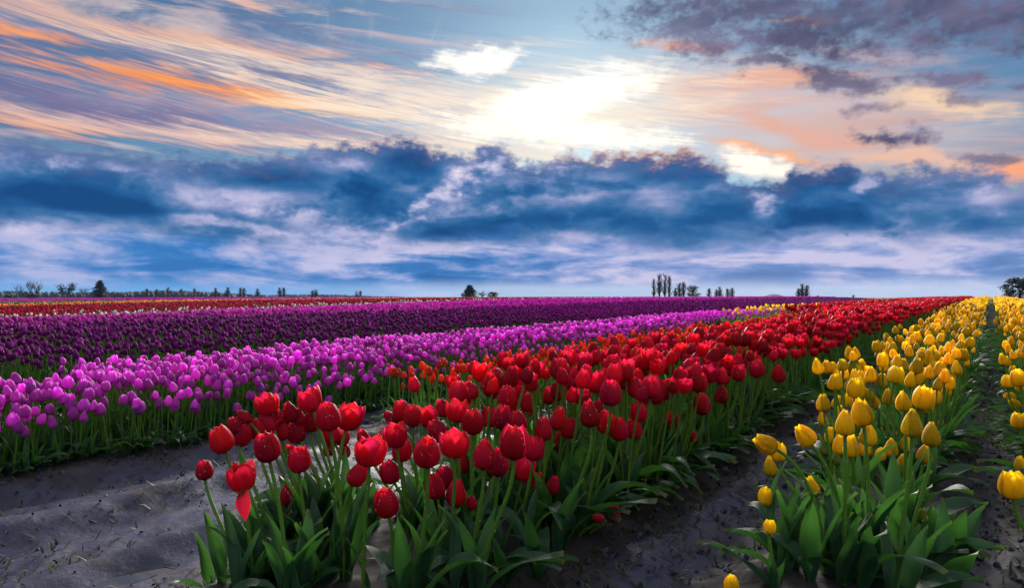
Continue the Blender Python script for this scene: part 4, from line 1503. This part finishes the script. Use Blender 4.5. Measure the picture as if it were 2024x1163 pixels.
for k, (px, top, w) in enumerate(((1402, 569, 9), (1416, 571, 8), (1423, 566, 10), (1438, 569, 9), (1447, 568, 10))):
    put_tree('poplar_tree', 'poplar', px, top, w, 450, 'small bare poplar, %s beyond the round evergreen' % ORD[k], 'tree', 'small poplars beyond the round evergreen', i=k)
for k, (px, top, w) in enumerate(((1578, 569, 10), (1586, 560, 12), (1595, 562, 11))):
    put_tree('poplar_tree', 'poplar', px, top, w, 380, 'bare bushy poplar, %s of the three near the blue hill' % ORD[k], 'tree', 'three poplars near the blue hill', i=k + 1)
for k, (px, top, w) in enumerate(((1560, 589, 10), (1571, 586, 8), (1606, 586, 9), (1616, 584, 8), (1624, 586, 6), (1648, 586, 14), (1662, 588, 8), (1678, 588, 12))):
    put_tree('shrub', 'shrub', px, top, w, 330, 'small dark shrub, %s from the blue hill along the pink crest' % ORD[k], 'shrub', 'dark shrubs along the pink crest', i=k)
put_tree('cypress_tree', 'poplar', 1687, 583, 6, 330, 'thin dark spire of a tree past the small shrubs', i=0)
for k, (px, top, w) in enumerate(((1706, 591, 12), (1727, 589, 16), (1743, 590, 12))):
    put_tree('shrub', 'pale', px, top, w, 200, 'pale green shrub, %s before the red crest' % ORD[k], 'shrub', 'pale shrubs before the red crest', i=k)
put_tree('broadleaf_tree', 'round', 2016, 548, 52, 120, 'large dark leafy tree at the edge above the yellow rows', i=0)


# wooded ridge and the blue hill
def build_forest():
    r_ = random.Random(5)
    geo = Geo()
    for k in range(1500):
        px = r_.uniform(-260, 800)
        d = r_.uniform(900, 1500)
        x = px_xy(px, d)
        u, v = uv_of(x, d)
        top = np.interp(px, (-260, 0, 200, 330, 420, 520, 640, 800), (576, 576, 579, 575, 578, 584, 583, 588)) + r_.uniform(-1.0, 3.0) + (d - 900) / 600 * -1.0
        z0 = gz(u, v) - 1
        h = CAM_H + (HOR - top) / FPX * d - z0
        w = r_.uniform(2.0, 6.0)
        n = 5
        V = []
        for s, rr in ((0, .8), (.55, 1.0), (.8, .6), (1, .05)):
            for j in range(n):
                a = j / n * 6.28 + s
                q = w * rr * r_.uniform(.75, 1.2)
                V.append((x + math.cos(a) * q, d + math.sin(a) * q, z0 + h * s))
        geo.put(V, [(i * n + j, i * n + (j + 1) % n, (i + 1) * n + (j + 1) % n, (i + 1) * n + j) for i in range(3) for j in range(n)])
    me = geo.mesh('distant_forest', [MAT['forest']])
    tag(add('distant_forest', me), 'dark wooded ridge along the far horizon behind the small poplars', 'forest', kind='stuff')


build_forest()


def build_hill():
    d, px = 4200.0, 1530
    x0 = px_xy(px, d)
    V, F, n, m = [], [], 40, 10
    for i in range(m + 1):
        for j in range(n):
            a = j / n * 6.2832
            rr = i / m
            hgt = 24 * (1 - rr ** 2) ** 1.3 * (1 + 0.10 * math.sin(3 * a) * rr) + 1.5 * float(vnoise(np.array([rr * 9 + j * .7]), np.array([i * .9]))[0])
            V.append((x0 + math.cos(a) * rr * 80, d + math.sin(a) * rr * 120, -4 + hgt * 1.0))
    for i in range(m):
        for j in range(n):
            F.append((i * n + j, i * n + (j + 1) % n, (i + 1) * n + (j + 1) % n, (i + 1) * n + j))
    tag(add('hill', mesh_from('hill', V, F, [MAT['far_hill']])), 'low rounded blue hill on the horizon', kind='structure')


build_hill()

# ---------------------------------------------------------------- litter and sprouts on the mud, rain drops, a puddle
MAT['straw'] = plain('straw', (0.012, 0.014, 0.008), 0.8, 0.5, 20.0)
MAT['sprout'] = plain('sprout', (0.03, 0.065, 0.012), 0.6, 0.4, 20.0, 0.2)


def build_litter():
    r_ = random.Random(21)
    g1, g2 = Geo(), Geo()
    spots = []
    for k in range(420):                       # drifts of scraps that lie along the ruts
        u = r_.choice((r_.uniform(-3.4, -1.65), r_.uniform(-3.4, -1.65), r_.uniform(-0.93, -0.5), r_.uniform(-.08, .14)))
        spots.append((u, r_.uniform(0.3, 9.0), r_.uniform(.1, .6), r_.uniform(.02, .09), r_.randrange(8, 40)))
    for (u0, v0, sv, su, n) in spots:
        for k in range(n):
            u, v = u0 + r_.gauss(0, su), v0 + r_.gauss(0, sv)
            x, y = xy_of(u, v)
            z = gz(u, v) + 0.002
            a = r_.uniform(0, 6.28)
            L = r_.uniform(.015, .065)
            w = r_.uniform(.0016, .0042)
            d = Vector((math.cos(a), math.sin(a), r_.uniform(-.1, .5))) * L
            s = Vector((-math.sin(a), math.cos(a), 0)) * w
            p = Vector((x, y, z))
            tgt = g2 if r_.random() < .35 else g1
            m = p + d * .5 + Vector((0, 0, L * .2))
            tgt.put([p - s, p + s, m + s, m - s, p + d], [(0, 1, 2, 3), (3, 2, 4)])
    o = add('mud_litter', g1.mesh('mud_litter', [MAT['straw']]))
    tag(o, 'dark scraps of dead leaf scattered in drifts over the mud', 'litter', kind='stuff')
    # little weeds in the furrows
    for k in range(260):
        u = r_.choice((r_.uniform(-3.42, -3.0), r_.uniform(-3.4, -1.6), r_.uniform(-0.95, -0.5), r_.uniform(-1.75, -1.6)))
        v = r_.uniform(0.3, 8.0)
        x, y = xy_of(u, v)
        z = gz(u, v)
        for j in range(r_.randrange(3, 8)):
            a = r_.uniform(0, 6.28); L = r_.uniform(.012, .04); w = r_.uniform(.0012, .003)
            p = Vector((x + r_.gauss(0, .012), y + r_.gauss(0, .012), z))
            d = Vector((math.cos(a) * .8, math.sin(a) * .8, r_.uniform(.3, 1.1))) * L
            s = Vector((-math.sin(a), math.cos(a), 0)) * w
            m = p + d * .6 + Vector((0, 0, L * .15))
            g2.put([p - s, p + s, m + s, m - s, p + d], [(0, 1, 2, 3), (3, 2, 4)])
    o = add('weeds', g2.mesh('weeds', [MAT['sprout']]))
    tag(o, 'tiny green weeds sprouting in the muddy furrows', 'weeds', kind='stuff')


build_litter()


def build_clods():
    """crumbs of earth broken off along the foot of the beds and in the ruts"""
    r_ = random.Random(77)
    bm = bmesh.new()
    bmesh.ops.create_icosphere(bm, subdivisions=1, radius=1.0)
    V0 = [v.co.copy() for v in bm.verts]; F0 = [[v.index for v in f.verts] for f in bm.faces]
    bm.free()
    geo = Geo()
    for k in range(2600):
        e = r_.choice((-3.30, -3.26, -1.68, -0.86, -0.58, -0.05, 0.05, None, None))
        u = r_.uniform(-3.3, -1.65) if e is None else e + r_.gauss(0, .05)
        v = r_.uniform(0.3, 7.0)
        x, y = xy_of(u, v)
        s = min(.022, .004 + r_.expovariate(1 / .004)) * (0.6 if e is None else 1.0)
        q = Euler((r_.uniform(0, 6), r_.uniform(0, 6), r_.uniform(0, 6))).to_quaternion()
        sc = Vector((r_.uniform(.7, 1.4), r_.uniform(.6, 1.1), r_.uniform(.45, .8)))
        o = Vector((x, y, gz(u, v) + s * .15))
        geo.put([tuple(o + q @ Vector((a.x * sc.x, a.y * sc.y, a.z * sc.z)) * (s * r_.uniform(.8, 1.2))) for a in V0], F0)
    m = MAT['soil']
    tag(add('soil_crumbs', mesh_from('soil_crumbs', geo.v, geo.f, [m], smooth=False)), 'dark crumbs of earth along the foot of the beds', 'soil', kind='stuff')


build_clods()


def build_dew():
    m, g = new_mat('rain_drop')
    p = principled(g, Base_Color=(0.85, 0.88, 0.92), Roughness=0.03, Specular_IOR_Level=1.0)
    finish(g, p.outputs[0])
    bm = bmesh.new()
    bmesh.ops.create_icosphere(bm, subdivisions=1, radius=1.0)
    V0 = np.array([v.co[:] for v in bm.verts]); F0 = np.array([[v.index for v in f.verts] for f in bm.faces])
    bm.free()
    V = np.concatenate([V0 * r + np.array(p_[:]) for p_, r in DEW])
    F = np.concatenate([F0 + i * len(V0) for i in range(len(DEW))])
    me = mesh_from('dew', V, F, [m])
    tag(add('dew', me), 'rain drops beading on the nearest blooms and stems', 'dew', kind='stuff')


build_dew()


def build_puddle():
    """a shallow pool in the wheel rut by the front clump"""
    d = CAM_H * FPX / (1133 - HOR) + 0.06
    x0 = px_xy(235, d)
    u0, v0 = uv_of(x0, d)
    n = 28
    V, zs = [], []
    for j in range(n):
        a = j / n * 6.2832
        k = 1 + .22 * math.sin(3 * a + 1) + .14 * math.sin(5 * a)
        for f in (.4, .8):
            zs.append(gz(u0 + math.sin(a) * .09 * k * f, v0 + math.cos(a) * .15 * k * f))
        V.append(xy_of(u0 + math.sin(a) * .09 * k, v0 + math.cos(a) * .15 * k))
    z = float(np.percentile(zs, 62))
    m, g = new_mat('puddle_water')
    p = principled(g, Base_Color=(0.03, 0.03, 0.035), Roughness=0.02, Specular_IOR_Level=1.0)
    finish(g, p.outputs[0])
    P = [(x, y, z) for x, y in V]
    F = [tuple(range(n))[::-1]]
    tag(add('puddle', mesh_from('puddle', P, F, [m], smooth=False)), 'small shining puddle in the rut of the mud path', 'puddle', kind='structure')


build_puddle()


# ---------------------------------------------------------------- the air between here and the far hill
def build_haze():
    m = bpy.data.materials.new('haze')
    m.use_nodes = True
    nt = m.node_tree
    nt.nodes.clear()
    v = nt.nodes.new('ShaderNodeVolumePrincipled')
    v.inputs['Color'].default_value = (0.45, 0.66, 1.0, 1)
    v.inputs['Density'].default_value = 0.00005
    v.inputs['Anisotropy'].default_value = 0.0
    out = nt.nodes.new('ShaderNodeOutputMaterial')
    nt.links.new(v.outputs[0], out.inputs['Volume'])
    X, z0, z1 = 6500.0, -8.0, 45.0
    V = [(x, y, z) for z in (z0, z1) for x, y in ((-X, -X), (X, -X), (X, X), (-X, X))]
    F = [(3, 2, 1, 0), (4, 5, 6, 7), (0, 1, 5, 4), (1, 2, 6, 5), (2, 3, 7, 6), (3, 0, 4, 7)]
    tag(add('haze', mesh_from('haze', V, F, [m], smooth=False)), kind='stuff')


build_haze()
